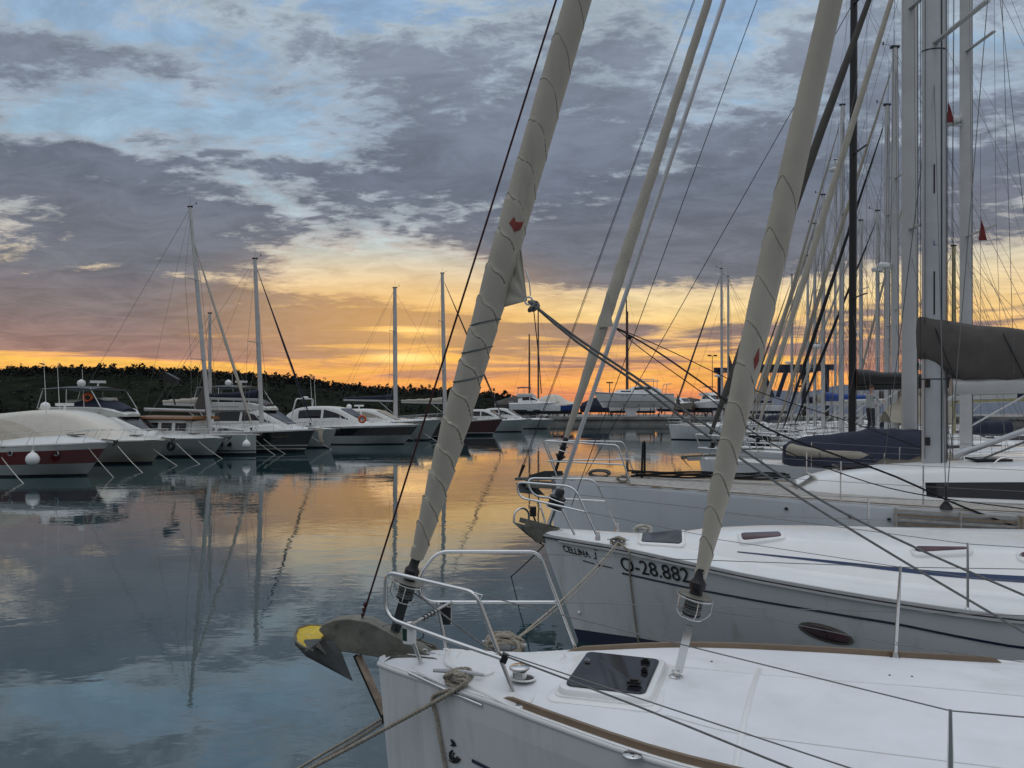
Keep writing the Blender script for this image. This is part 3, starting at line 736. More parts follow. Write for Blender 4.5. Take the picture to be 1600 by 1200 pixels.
    if dome:
        a = c0+L*.38; zf = zt+cab_h+(1.85 if bim is not None else .1)
        mb = MB(); mb.lathe(fr(a, .3, zf), (0,0,1), [(0,.2),(.2,.26),(.36,.2),(.45,.02)], 14); obj('satellite_dome', mb, white, r, 60)
        mb = MB(); mb.box(fr(a-.8, -.2, zf+.3), (.9,.14,.16), Matrix.Rotation(.4, 3, 'Z')); mb.tube([fr(a-.8, -.2, zf-.1), fr(a-.8, -.2, zf+.25)], .06, 8); obj('radar', mb, white, r, 30)
    for k in range(aerials):
        mb = MB(); mb.tube([fr(c0+L*(.3+.12*k), b*.6*(-1)**k, zt+cab_h*.6), fr(c0+L*(.3+.12*k)+.2, b*.6*(-1)**k, zt+cab_h*.6+3.4)], [.022,.010], 5); obj('aerial', mb, white, r, 60)
    if rail:
        for sd_ in (-1, 1):
            q = [(.0+.02*L, .55), (L*.06,.56), (L*.14,.57), (L*.24,.54), (L*.34,.48), (L*.42,.30)]
            top_ = [fr(a-.25, sd_*(H.w(a)-.06), H.z(a)+hh) for a, hh in q]
            mb = MB(); mb.tube(top_, .013, 6); ro = obj('bow_rail', mb, steel, r, 60)
            for (a, hh), tp in list(zip(q, top_))[1:5]:
                mb = MB(); mb.tube([fr(a+.12, sd_*(H.w(a)-.08), H.z(a)-.02), tp], .011, 5); obj('rail_post', mb, steel, ro, 60)
    bow_anchor(r, fr, zb, .8)
    mb = MB(); mb.box(fr(L*.15, 0, H.z(L*.15)+crown+.02), (.5,.5,.04), Matrix.Rotation(fr.a, 3, 'Z')); obj('hatch', mb, smoke, r, 30)
    return r, H
def mooring(a, b, label, m=None, r=.014, s=.15, group='mooring lines of the left row', name='mooring_line'):
    mb = MB(); mb.tube(sag(a, b, s, 10), r, 5); o = obj(name, mb, m or ropew, None, 60, at=a); tag(o, label, 'mooring line', group); return o
def fender_ball(c, r, top, label, m=None, group=None):
    o = root('fender', label, 'fender', c, 0, group); mb = MB(); mb.lathe(V(c)-V((0,0,r*1.05)), (0,0,1), [(0,.02),(r*.12,r*.55),(r*.45,r*.88),(r*.9,r),(r*1.35,r*.93),(r*1.8,r*.62),(r*2.05,r*.28),(r*2.25,r*.16),(r*2.4,r*.14)], 18); obj('fender_body', mb, m or white, o, 50)
    mb = MB(); mb.tube([V(c)+V((0,0,r*1.2)), top], .012, 5); obj('fender_rope', mb, ropew, o, 60); return o
_gw, _hw = gel, hullw; gel, hullw = gel_shade, hull_shade      # left row: darker copies of the whites, backlit shade painted in
LANG = 166.7
def leftframe(px, py, d): p = Q(px, py, d); return Frame(p.x, p.y, LANG), p.z
hb = lambda m0, m1=antif, m2=gel: [m0, m1, m2]
R3 = [(-.4,0,1),(.07,0,1),(.12,0,0),(0,1,0)]
zt_l = lambda py, d: CAMZ-(py-HY)*d/F
# 1 red-banded sports cruiser with a beige canopy
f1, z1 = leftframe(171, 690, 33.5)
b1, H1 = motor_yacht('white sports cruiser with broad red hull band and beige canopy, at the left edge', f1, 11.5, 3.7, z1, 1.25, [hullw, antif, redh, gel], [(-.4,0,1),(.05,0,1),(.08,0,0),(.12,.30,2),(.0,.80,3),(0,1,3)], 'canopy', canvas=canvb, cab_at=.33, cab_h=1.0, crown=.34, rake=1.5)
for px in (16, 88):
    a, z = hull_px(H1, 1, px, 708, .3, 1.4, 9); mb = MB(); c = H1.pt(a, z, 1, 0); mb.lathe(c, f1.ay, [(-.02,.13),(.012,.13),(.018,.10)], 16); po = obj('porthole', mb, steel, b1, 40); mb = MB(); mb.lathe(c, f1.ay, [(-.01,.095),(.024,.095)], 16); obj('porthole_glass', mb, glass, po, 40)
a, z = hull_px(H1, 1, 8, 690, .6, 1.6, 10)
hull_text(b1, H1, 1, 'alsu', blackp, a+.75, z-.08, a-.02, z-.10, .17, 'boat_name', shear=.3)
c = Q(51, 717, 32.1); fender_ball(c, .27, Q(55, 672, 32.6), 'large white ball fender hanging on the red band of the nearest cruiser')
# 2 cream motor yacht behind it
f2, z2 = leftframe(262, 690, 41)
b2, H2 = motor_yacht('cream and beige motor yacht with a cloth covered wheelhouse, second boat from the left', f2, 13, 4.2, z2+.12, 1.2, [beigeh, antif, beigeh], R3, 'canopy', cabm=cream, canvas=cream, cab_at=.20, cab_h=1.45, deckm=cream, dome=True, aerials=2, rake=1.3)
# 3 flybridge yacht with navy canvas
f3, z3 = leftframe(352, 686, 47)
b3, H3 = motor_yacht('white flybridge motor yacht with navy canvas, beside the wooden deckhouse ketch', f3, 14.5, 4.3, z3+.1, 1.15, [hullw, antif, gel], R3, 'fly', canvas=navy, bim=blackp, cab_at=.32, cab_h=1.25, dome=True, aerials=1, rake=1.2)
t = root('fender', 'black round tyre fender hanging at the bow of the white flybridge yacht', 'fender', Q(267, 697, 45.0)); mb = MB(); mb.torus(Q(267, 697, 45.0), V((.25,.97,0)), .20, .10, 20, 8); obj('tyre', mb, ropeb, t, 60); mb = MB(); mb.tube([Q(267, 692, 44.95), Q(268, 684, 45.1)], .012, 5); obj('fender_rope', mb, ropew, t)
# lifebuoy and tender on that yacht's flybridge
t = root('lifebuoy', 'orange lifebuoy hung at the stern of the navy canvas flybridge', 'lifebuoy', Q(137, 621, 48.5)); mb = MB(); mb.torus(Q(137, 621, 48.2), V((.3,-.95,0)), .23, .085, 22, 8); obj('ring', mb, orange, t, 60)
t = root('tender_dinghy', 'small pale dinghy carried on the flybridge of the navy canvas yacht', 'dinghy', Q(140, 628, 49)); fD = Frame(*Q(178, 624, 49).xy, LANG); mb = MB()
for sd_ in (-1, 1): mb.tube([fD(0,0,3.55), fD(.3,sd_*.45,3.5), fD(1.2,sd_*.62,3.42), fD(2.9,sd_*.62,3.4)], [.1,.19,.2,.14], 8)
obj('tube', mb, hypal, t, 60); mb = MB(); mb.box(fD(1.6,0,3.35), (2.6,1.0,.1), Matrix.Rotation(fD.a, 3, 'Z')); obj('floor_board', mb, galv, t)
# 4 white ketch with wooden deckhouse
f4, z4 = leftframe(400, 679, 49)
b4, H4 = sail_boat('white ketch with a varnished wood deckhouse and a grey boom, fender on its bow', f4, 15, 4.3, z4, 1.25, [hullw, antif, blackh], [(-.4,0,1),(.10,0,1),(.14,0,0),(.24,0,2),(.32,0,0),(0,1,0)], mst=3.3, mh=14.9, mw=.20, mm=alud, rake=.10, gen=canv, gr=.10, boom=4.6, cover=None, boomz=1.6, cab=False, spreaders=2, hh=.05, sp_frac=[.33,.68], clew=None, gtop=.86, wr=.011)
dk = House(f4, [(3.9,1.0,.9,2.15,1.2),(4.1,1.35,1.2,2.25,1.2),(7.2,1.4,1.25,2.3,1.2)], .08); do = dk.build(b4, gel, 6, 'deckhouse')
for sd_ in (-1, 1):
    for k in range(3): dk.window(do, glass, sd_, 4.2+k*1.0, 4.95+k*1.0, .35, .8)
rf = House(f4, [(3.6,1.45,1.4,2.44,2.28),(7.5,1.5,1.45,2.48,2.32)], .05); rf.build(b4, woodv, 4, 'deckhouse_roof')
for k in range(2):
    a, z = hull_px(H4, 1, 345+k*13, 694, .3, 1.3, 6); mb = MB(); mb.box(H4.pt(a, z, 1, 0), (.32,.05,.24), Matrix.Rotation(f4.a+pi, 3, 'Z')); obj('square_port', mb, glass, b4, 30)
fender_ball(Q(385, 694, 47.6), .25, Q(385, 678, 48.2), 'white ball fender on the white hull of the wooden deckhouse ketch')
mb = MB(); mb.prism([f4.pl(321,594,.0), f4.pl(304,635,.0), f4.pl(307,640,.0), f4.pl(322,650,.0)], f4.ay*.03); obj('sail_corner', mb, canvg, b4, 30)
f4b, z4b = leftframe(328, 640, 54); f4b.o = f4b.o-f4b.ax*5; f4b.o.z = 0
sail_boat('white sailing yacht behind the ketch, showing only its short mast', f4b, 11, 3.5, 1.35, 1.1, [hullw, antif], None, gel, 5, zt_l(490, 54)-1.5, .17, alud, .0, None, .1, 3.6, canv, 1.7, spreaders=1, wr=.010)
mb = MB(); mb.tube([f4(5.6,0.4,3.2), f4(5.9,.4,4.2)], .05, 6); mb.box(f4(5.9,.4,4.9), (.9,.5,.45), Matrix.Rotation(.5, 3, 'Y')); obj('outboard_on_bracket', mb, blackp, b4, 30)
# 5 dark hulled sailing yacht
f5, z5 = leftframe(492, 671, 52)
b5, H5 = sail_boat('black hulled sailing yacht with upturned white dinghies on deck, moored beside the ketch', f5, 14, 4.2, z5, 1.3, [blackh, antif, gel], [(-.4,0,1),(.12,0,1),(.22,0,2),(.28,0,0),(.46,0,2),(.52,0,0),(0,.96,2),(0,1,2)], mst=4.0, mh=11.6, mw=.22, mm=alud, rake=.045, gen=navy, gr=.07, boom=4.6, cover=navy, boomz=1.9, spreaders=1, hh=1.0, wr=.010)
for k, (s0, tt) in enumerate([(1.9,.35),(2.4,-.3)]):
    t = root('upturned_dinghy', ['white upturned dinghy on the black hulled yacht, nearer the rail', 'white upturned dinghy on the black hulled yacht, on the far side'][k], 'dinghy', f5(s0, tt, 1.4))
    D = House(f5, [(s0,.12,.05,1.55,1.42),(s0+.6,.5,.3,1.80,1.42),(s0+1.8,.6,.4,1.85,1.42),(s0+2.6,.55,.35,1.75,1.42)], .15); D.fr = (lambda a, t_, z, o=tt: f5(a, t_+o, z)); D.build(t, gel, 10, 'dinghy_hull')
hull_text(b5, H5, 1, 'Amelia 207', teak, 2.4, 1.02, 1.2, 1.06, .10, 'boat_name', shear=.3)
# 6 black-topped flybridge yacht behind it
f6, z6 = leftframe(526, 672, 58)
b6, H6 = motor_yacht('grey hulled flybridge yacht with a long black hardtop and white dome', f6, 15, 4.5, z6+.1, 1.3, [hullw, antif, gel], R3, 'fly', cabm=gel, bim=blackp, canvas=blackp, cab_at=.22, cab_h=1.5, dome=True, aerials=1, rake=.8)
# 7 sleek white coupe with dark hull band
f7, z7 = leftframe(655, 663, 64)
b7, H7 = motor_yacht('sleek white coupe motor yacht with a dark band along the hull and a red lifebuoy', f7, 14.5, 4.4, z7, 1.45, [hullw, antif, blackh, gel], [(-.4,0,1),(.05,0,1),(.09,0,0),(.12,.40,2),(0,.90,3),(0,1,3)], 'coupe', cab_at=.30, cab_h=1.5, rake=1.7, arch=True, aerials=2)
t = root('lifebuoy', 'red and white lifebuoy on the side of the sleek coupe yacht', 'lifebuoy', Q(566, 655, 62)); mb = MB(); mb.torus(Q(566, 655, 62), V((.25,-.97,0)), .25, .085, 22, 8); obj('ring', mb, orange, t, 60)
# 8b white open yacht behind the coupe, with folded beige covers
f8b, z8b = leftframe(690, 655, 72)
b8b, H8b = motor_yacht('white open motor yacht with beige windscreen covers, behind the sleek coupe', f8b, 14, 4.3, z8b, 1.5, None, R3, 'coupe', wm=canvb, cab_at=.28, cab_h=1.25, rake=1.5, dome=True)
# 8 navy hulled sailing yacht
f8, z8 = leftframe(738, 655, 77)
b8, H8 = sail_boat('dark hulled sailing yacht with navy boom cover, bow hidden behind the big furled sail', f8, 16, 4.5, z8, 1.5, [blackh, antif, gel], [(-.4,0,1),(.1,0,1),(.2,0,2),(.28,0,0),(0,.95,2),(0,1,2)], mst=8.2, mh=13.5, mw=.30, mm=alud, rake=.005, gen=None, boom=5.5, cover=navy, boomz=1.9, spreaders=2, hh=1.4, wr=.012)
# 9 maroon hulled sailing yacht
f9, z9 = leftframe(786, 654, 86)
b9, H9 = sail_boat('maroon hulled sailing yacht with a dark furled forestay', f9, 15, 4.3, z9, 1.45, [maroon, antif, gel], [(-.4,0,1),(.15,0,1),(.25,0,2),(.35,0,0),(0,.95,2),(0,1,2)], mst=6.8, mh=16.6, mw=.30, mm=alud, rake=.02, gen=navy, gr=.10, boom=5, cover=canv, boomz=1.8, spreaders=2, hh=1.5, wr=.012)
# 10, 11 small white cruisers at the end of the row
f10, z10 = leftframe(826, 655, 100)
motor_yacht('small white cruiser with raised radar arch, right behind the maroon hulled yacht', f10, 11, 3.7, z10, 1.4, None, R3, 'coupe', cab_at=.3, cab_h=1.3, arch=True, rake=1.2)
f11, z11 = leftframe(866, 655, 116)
b11, H11 = motor_yacht('white cruiser at the far end of the left row, bow by the quay', f11, 13, 4.1, z11, 1.4, None, R3, 'coupe', cab_at=.38, cab_h=1.5, rake=1.5, aerials=1)
# mooring lines of the left row: bow cleat down into the water ahead
for k, (a, b, d0, lab) in enumerate([((0,711),(42,757),33,'pale mooring line at the far left edge of the picture'),((130,689),(181,746),33.2,'pale mooring line from the bow cleat of the red banded cruiser'),((184,697),(228,740),40,'pale mooring line from the anchor of the cream motor yacht'),((220,686),(282,728),41.5,'pale mooring line from the foredeck of the cream motor yacht'),
        ((276,693),(318,727),45.5,'pale mooring line starting by the black tyre fender'),((306,686),(352,717),46.5,'pale mooring line from the bow of the navy canvas flybridge yacht'),((400,688),(434,711),49.5,'pale mooring line crossing the left part of the black hull'),((412,686),(450,709),50.5,'pale mooring line crossing the middle of the black hull'),
        ((480,677),(522,702),56,'pale mooring line beside the brown rope bundle at the black bow'),((508,672),(540,688),60,'pale mooring line from the grey hulled flybridge yacht'),((615,667),(650,688),63,'pale mooring line from the bow of the sleek coupe yacht'),((650,668),(690,692),74,'pale mooring line in front of the navy hull, lower one'),((660,664),(700,684),76,'pale mooring line in front of the navy hull, upper one')]):
    p = Q(*a, d0); dq = F*CAMZ/(b[1]-HY); mooring(p, Q(*b, dq)-V((0,0,.1)), lab, s=.06, r=.014+d0*.0001)
t = root('rope_bundle', 'brown bundle of ropes hanging from the bow of the black hulled yacht', 'rope', Q(501, 690, 51)); mb = MB()
for k in range(6): mb.tube(dense([Q(497+k*1.6, 670, 51.2), Q(499+k+rnd.uniform(-1,1), 682, 51), Q(500+k*.9, 695+rnd.uniform(-3,2), 51), Q(503+k*.5, 688, 51.1)], .15), .035, 5)
obj('loops', mb, rope, t, 60)
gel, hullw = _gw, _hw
# ------------------------------------------------------------------ right row (bows to the left), behind the three near boats
RANG = -12.0
rax = V((math.cos(R(RANG)), math.sin(R(RANG)), 0)); ray_ = V((-math.sin(R(RANG)), math.cos(R(RANG)), 0))
def rowframe(px, n, sm):      # frame of the boat in lane n whose mast stands at column px
    m = (px-800)/F; y = n/(ray_.x*m+ray_.y); p = V((m*y, y, 0))-rax*sm
    return Frame(p.x, p.y, RANG), y
def zt(py, d): return CAMZ-(py-HY)*d/F
GR = 'sailing yachts in the right row'
# D: white yacht with a covered dinghy on the foredeck
fD_, dD = rowframe(1421, 20, 4.9)
bD, HD_ = sail_boat('white yacht carrying a navy covered dinghy on its foredeck, tall grey mast', fD_, 14.5, 4.4, 1.66, 1.35, [hullw, navyp], None, gel, 4.9, 19.5, .22, alud, .0, canvg, .12, 5.2, None, 2.2, spreaders=3, extra=True, wr=.006, deep=1.6, clew=.10, sp_frac=[.28,.55,.8], gtop=.70)
fG = Frame(0, 0, RANG); fG.o = fD_(.75, -.55, -.04)
dg = root('covered_dinghy', 'dinghy with beige tubes under a navy canvas cover, lying on a white foredeck', 'dinghy', fG(2.7, 0, 1.7), fG.a)
for sd_ in (-1, 1):
    mb = MB(); mb.tube(dense([fG(1.35, sd_*.15, 1.98), fG(1.7, sd_*.50, 1.90), fG(2.6, sd_*.60, 1.84), fG(4.9, sd_*.60, 1.84)], .2), .16, 10); obj('tube', mb, canvb, dg, 60)
cv = House(fG, [(1.20,.25,.12,2.02,1.60),(1.6,.74,.40,2.20,1.66),(2.6,.88,.42,2.34,1.66),(3.3,.86,.45,2.44,1.80),(4.0,.84,.42,2.46,1.92),(4.7,.5,.3,2.30,2.1)], .25); co_ = cv.build(dg, navy, 40, 'canvas_cover', 70)
for v in co_.data.vertices: v.co += V((0, 0, .07*mnoise.noise(v.co*1.9)+.05*mnoise.noise(v.co*4.5)))+V((0,.03,0))*mnoise.noise(v.co*3+V((7,0,0)))
mb = MB(); mb.box(fG(2.7,0,1.62), (2.4,1.0,.12), Matrix.Rotation(fG.a,3,'Z')); obj('chock', mb, blackp, dg)
for a in (1.9, 3.0): mb = MB(); mb.tube([fG(a, k*.9, 1.62 if abs(k) > .95 else 2.36-.55*abs(k)) for k in (-1,-.9,-.5,0,.5,.9,1)], .012, 5); obj('tie_strap', mb, blackp, dg)
# E
fE, dE = rowframe(1509, 25, 6.2)
bE, HE = sail_boat('white yacht with navy boom cover, grey mast just right of the biggest mast', fE, 15, 4.4, 1.6, 1.3, [hullw, navyp], None, gel, 6.2, 21, .21, alud, .0, canv, .10, 5.5, navy, 1.75, spreaders=3, extra=True, radar=.46, deep=1.6, sp_frac=[.30,.56,.8], sp_len=1.25)
# F black mast
fF, dF = rowframe(1331, 30, 4.3)
bF, HF = sail_boat('white racing yacht with black mast, black boom and black furled sail', fF, 14, 4.2, 1.5, 1.3, [hullw, antif], None, gel, 4.3, 21, .17, blackp, .004, ropeb, .085, 5.2, blackp, 2.0, spreaders=3, extra=True, deep=1.5, cabm=gel, sp_frac=[.25,.50,.76])
# the others: column, lane, top row, mast width, hull, genoa, cover, radar, label
RB = [(1398,35,75,.22,hullw,canvb,canvb,.44,'white yacht with tan canvas tent over its boom, mast right of the black mast',.0),
      (1386,40,165,.20,hullw,ropeb,redc,.50,'white yacht with red boom cover and black furled forestay sail',.0),
      (1314,46,165,.19,blackh,canvb,None,.80,'black hulled yacht in the right row with a radar high on its thin mast',.004),
      (1286,52,305,.18,hullw,canv,bluep,.35,'white yacht with bright blue boom cover, mast just left of the radar mast',.0),
      (1345,58,345,.19,hullw,canv,canv,.45,'white yacht with a short mast and a pale boom cover, behind the black mast',.0),
      (1490,44,385,.16,hullw,None,navy,None,'small yacht with a yellowed spar between the two broad grey masts',.0),
      (1430,64,230,.19,hullw,canvb,canvg,None,'white yacht with grey boom cover, mast hidden behind the broad grey masts',.0),
      (1262,70,400,.17,hullw,canv,navy,None,'distant white yacht with navy boom cover, left of the blue covered one',.0),
      (1128,76,420,.17,hullw,canvg,navy,.3,'distant white yacht by the travel lift, left one of two thin masts',-.004),
      (1138,84,432,.17,hullw,None,canv,None,'distant white yacht by the travel lift, right one of two thin masts',-.002),
      (1371,50,330,.17,hullw,ropeb,canvg,None,'white yacht with grey boom cover, thin mast close right of the black mast',.0),
      (1273,62,350,.17,hullw,canvb,canvb,None,'distant yacht with tan boom cover, mast just left of the blue covered one',.0),
      (1452,54,150,.18,blackh,None,navy,None,'black hulled yacht mostly hidden behind the biggest mast',.0),
      (1237,82,430,.17,hullw,canvg,None,.4,'distant white yacht with bare boom, just right of the rolled staysail',.0),
      (1305,90,250,.19,hullw,canv,redc,None,'distant white yacht with a dull red boom cover in the mast forest',.0)]
for (px, n, top, mw, hm_, gn, cv_, rd, lab, rk) in RB:
    f_, d_ = rowframe(px, n, 5.0); L_ = 12.5+rnd.uniform(-1, 1.5)
    sail_boat(lab, f_, L_, 3.9, 1.45, 1.2, [hm_, antif], None, gel, 5.0, zt(top, d_)-1.6, mw, yellp if px == 1490 else alud, rk, gn, .09, 4.4, cv_, 1.75, spreaders=2, radar=rd, group=GR, extra=(n < 70), wr=.0065+n*.00008, deep=1.35, clew=(.12 if n in (46, 76) else None), spray=(navy if n % 4 == 0 else None))
# tan boom tent on the first of them
f_, d_ = rowframe(1398, 35, 5.0)
t = root('boom_tent', 'tan canvas tent hung over a boom beside the broad grey masts', 'canvas tent', f_(7, 0, 2.5), f_.a)
mb = MB(); mb.grid([[f_(a, k*1.0, 2.35+hh*(1-abs(k)**1.3)+.05*math.sin(a*5+k*3)) for k in (-1,-.8,-.5,-.2,0,.2,.5,.8,1)] for a, hh in ((4.6,.55),(5.1,1.0),(5.5,1.75),(6.0,1.2),(6.6,1.1),(7.0,1.05))])
obj('canvas', mb, canvb, t, 60)
# person working at the foot of the black mast
def person(nm, label, base, face, shirt, trousers, joints, group=None):
    """joints in metres relative to base; face = heading angle"""
    o = root(nm, label, 'person', base, face); W = WM[o]
    me = bpy.data.meshes.new('body'); names = list(joints); vs = [joints[k][0] for k in names]
    ed = [(names.index(joints[k][2]), names.index(k)) for k in names if joints[k][2]]
    me.from_pydata(vs, ed, []); b = bpy.data.objects.new('body', me); COL.objects.link(b); b.parent = o
    sk = b.modifiers.new('skin', 'SKIN'); sk.use_smooth_shade = True
    sl_ = me.skin_vertices[0].data
    for i, k in enumerate(names): sl_[i].radius = joints[k][1]; sl_[i].use_root = (k == 'pelvis')
    ss = b.modifiers.new('sub', 'SUBSURF'); ss.levels = 2; ss.render_levels = 2
    dg_ = bpy.context.evaluated_depsgraph_get(); m2 = bpy.data.meshes.new_from_object(b.evaluated_get(dg_)); b.modifiers.clear(); b.data = m2
    m2.materials.clear()
    for m in (skin, shirt, trousers): m2.materials.append(m)
    for p in m2.polygons:
        z = p.center.z; x = abs(p.center.x); p.use_smooth = True
        p.material_index = 2 if z < .93 else (1 if z < 1.43 and not (p.center.y > .33) else 0)
    mb = MB(); hd = joints['head'][0]
    rr = []
    for i in range(7):
        a = R(-5+i*15.5); q = max(.002, math.cos(a)*.098); rr.append([W @ V((hd[0]+q*math.cos(2*pi*k/12), hd[1]-.018+q*1.12*math.sin(2*pi*k/12), hd[2]+.045+math.sin(a)*.098)) for k in range(12)])
    mb.grid(rr, True, True); obj('hair', mb, hairm, o, 60)
    mb = MB(); mb.ball(W @ V((hd[0], hd[1]+.105, hd[2]-.005)), .014, 6)
    obj('nose', mb, skin, o, 60)
    return o
J = {'pelvis':((0,0,.95),(.15,.11),None),'belly':((0,.0,1.12),(.145,.10),'pelvis'),'chest':((0,.01,1.33),(.165,.11),'belly'),'neck':((0,.02,1.49),(.055,.055),'chest'),'head':((0,.05,1.64),(.078,.095),'neck'),'crown':((0,.05,1.73),(.06,.07),'head'),
     'sl':((.19,.01,1.40),(.06,.06),'chest'),'el':((.25,.16,1.16),(.045,.045),'sl'),'wl':((.16,.40,1.18),(.032,.032),'el'),'hl':((.14,.48,1.20),(.03,.04),'wl'),'sr':((-.19,.01,1.40),(.06,.06),'chest'),'er':((-.26,.12,1.14),(.045,.045),'sr'),'wr':((-.15,.34,1.05),(.032,.032),'er'),'hr':((-.13,.42,1.05),(.03,.04),'wr'),
     'hipl':((.10,0,.90),(.10,.10),'pelvis'),'kl':((.11,.03,.50),(.062,.065),'hipl'),'al':((.11,-.01,.09),(.04,.045),'kl'),'tl':((.12,.14,.04),(.04,.03),'al'),'hipr':((-.10,0,.90),(.10,.10),'pelvis'),'kr':((-.11,.05,.50),(.062,.065),'hipr'),'ar':((-.11,.0,.09),(.04,.045),'kr'),'tr':((-.12,.15,.04),(.04,.03),'ar')}
pp = fF(4.3+.55, -.35, 2.02)
person('person', 'person in pale shirt standing at the foot of the black mast', pp, R(-75), clothw, clothb, J)
# ------------------------------------------------------------------ quay at the end of the basin with boats laid up ashore
QY = 146.0; QZ = 1.55
mb = MB(); mb.box(V((120, QY+40, QZ/2-1)), (226, 80, QZ+2)); tag(obj('quay', mb, concrete, None, 30), kind='structure')
mb = MB(); mb.box(V((120, QY-.2, QZ-.28)), (226, .4, .5)); tag(obj('quay_kerb', mb, concrete, None, 30), kind='structure')
for k in range(6):
    x = 10+k*9.0; t = root('bollard', 'iron bollard on the quay edge at the end of the basin', 'bollard', (x, QY+.6, QZ), 0, 'bollards along the quay'); mb = MB(); mb.lathe((x, QY+.6, QZ), (0,0,1), [(0,.22),(.1,.16),(.4,.15),(.5,.26),(.6,.24),(.64,.1)], 12); obj('post', mb, blackp, t, 40)
def ashore(px, d, ang, lift_): p = Q(px, HY, d); return Frame(p.x, p.y, ang, QZ+lift_)
def props(fr, L, B, label, n=3, h=1.0):
    for i in range(n):
        for sd_ in (-1, 1):
            a = L*(.2+.6*i/max(1, n-1)); b_ = fr(a, sd_*B*.42, 0); g0 = V((b_.x, b_.y, QZ)); tp = fr(a, sd_*B*.30, .25)
            t = root('boat_stand', label, 'boat stand', g0, fr.a, 'stands under the boats ashore'); mb = MB()
            mb.tube([g0+V((0,0,.02)), tp], .05, 6); obj('strut', mb, lift, t, 50); mb = MB()
            for q in range(3): mb.tube([g0+V((.45*math.cos(q*2.1), .45*math.sin(q*2.1), .03)), lerp(g0, tp, .6)], .03, 5)
            obj('leg', mb, lift, t, 50)
fS = ashore(926, 152, 4, 2.75)
bS = root('sailing_yacht', 'deep white motor sailer standing ashore on its keel and stands, under a hardtop', 'sailing boat', fS.o, fS.a)
HS = Hull(fS, 16, [(0,.06),(.9,.6),(2.2,1.2),(4,1.75),(7,2.1),(12,2.05),(16,1.5)], [(0,2.15),(4,1.85),(9,1.7),(16,1.75)], rake=2.0, flb=.97, fla=.86, k=2.3, zb=-1.0)
HS.build(bS, [(-1.0,0,0),(.02,0,0),(.10,0,1),(.20,0,0),(0,.84,0),(0,.87,1),(0,.93,0),(0,1,0)], [hullw, antif], 22)
HS.deck(bS, gel, 14)
CS = House(fS, [(4.2,.7,.4,2.0,1.8),(5.2,1.2,.9,2.45,1.75),(7.6,1.4,1.1,2.6,1.7),(8.0,1.5,1.2,3.1,1.7),(11.5,1.5,1.3,3.2,1.7),(13.5,1.4,1.2,2.5,1.7)], .12); cS_ = CS.build(bS, gel, 18)
for sd_ in (-1, 1): CS.window(cS_, glass, sd_, 8.1, 11.3, .55, .85); CS.window(cS_, glass, sd_, 5.4, 7.4, .4, .75)
for a in (3.0, 5.2, 6.0, 9.5):
    mb = MB(); mb.add([HS.pt(a+x, 1.25+y, -1, .01) for x, y in ((0,0),(.6,0),(.6,.10),(0,.10))], [(0,1,2,3)]); obj('hull_port', mb, glass, bS)
mb = MB(); mb.prism([fS(6.4,-.14,-.9), fS(9.0,-.14,-.9), fS(8.6,-.14,-2.7), fS(6.7,-.14,-2.7)], fS.ay*.28); obj('keel', mb, hullw, bS, 30)
mb = MB(); mb.bar(fS(13.6,0,-.5), fS(13.9,0,-2.2), .9, .12); obj('rudder', mb, blackp, bS, 30)
mb = MB(); mb.box(fS(10.8,0,4.25), (4.4,3.2,.12), Matrix.Rotation(fS.a,3,'Z')); mb.box(fS(10.6,0,4.62), (3.4,2.6,.10), Matrix.Rotation(fS.a,3,'Z')); hT = obj('hardtop', mb, gel, bS, 30)
for a in (9.0, 12.6):
    for sd_ in (-1, 1): mb = MB(); mb.tube([fS(a, sd_*1.3, 2.4), fS(a, sd_*1.4, 4.6)], .05, 6); obj('hardtop_post', mb, alu, bS, 60)
for sd_ in (-1, 1): mb = MB(); mb.tube(fillet([fS(14.3, sd_*1.3, 1.75), fS(14.6, sd_*1.3, 3.7), fS(15.8, sd_*.9, 3.7)], .3), .06, 6); obj('davit', mb, alu, bS, 60)
mb = MB(); mb.tube([fS(3.4,0,1.9), fS(3.4,0,3.9)], .09, 6); mb.box(fS(3.4,0,3.95), (1.3,.3,.25)); obj('radar', mb, tbrown, bS, 30)
bow_pulpit(bS, HS, .75, 1.8, .03); rails(bS, HS, -1, [3,4.6,6.2,7.8,9.4,11], .75, .025, .012, 2); bow_anchor(bS, fS, 2.15)
moS, pmS, fsS = mast(bS, fS(7.0,0,2.5), 15.5, .22, tbrown, 0, fS, 2, 1.1)
for sd_ in (-1, 1):
    for f in fsS: wires(bS, 'shroud', [(fS(7.2, sd_*2.0, 1.8), pmS(f)+fS.ay*sd_*.9)], .014, wire)
wires(bS, 'forestay', [(fS(.2,0,2.2), pmS(.98))], .014, wire); wires(bS, 'backstay', [(fS(15.8,0,1.8), pmS(.99))], .014, wire)
props(fS, 15, 3.6, 'dark steel stand propping a boat ashore on the quay', 4)
fK = ashore(782, 160, 170, 1.6)
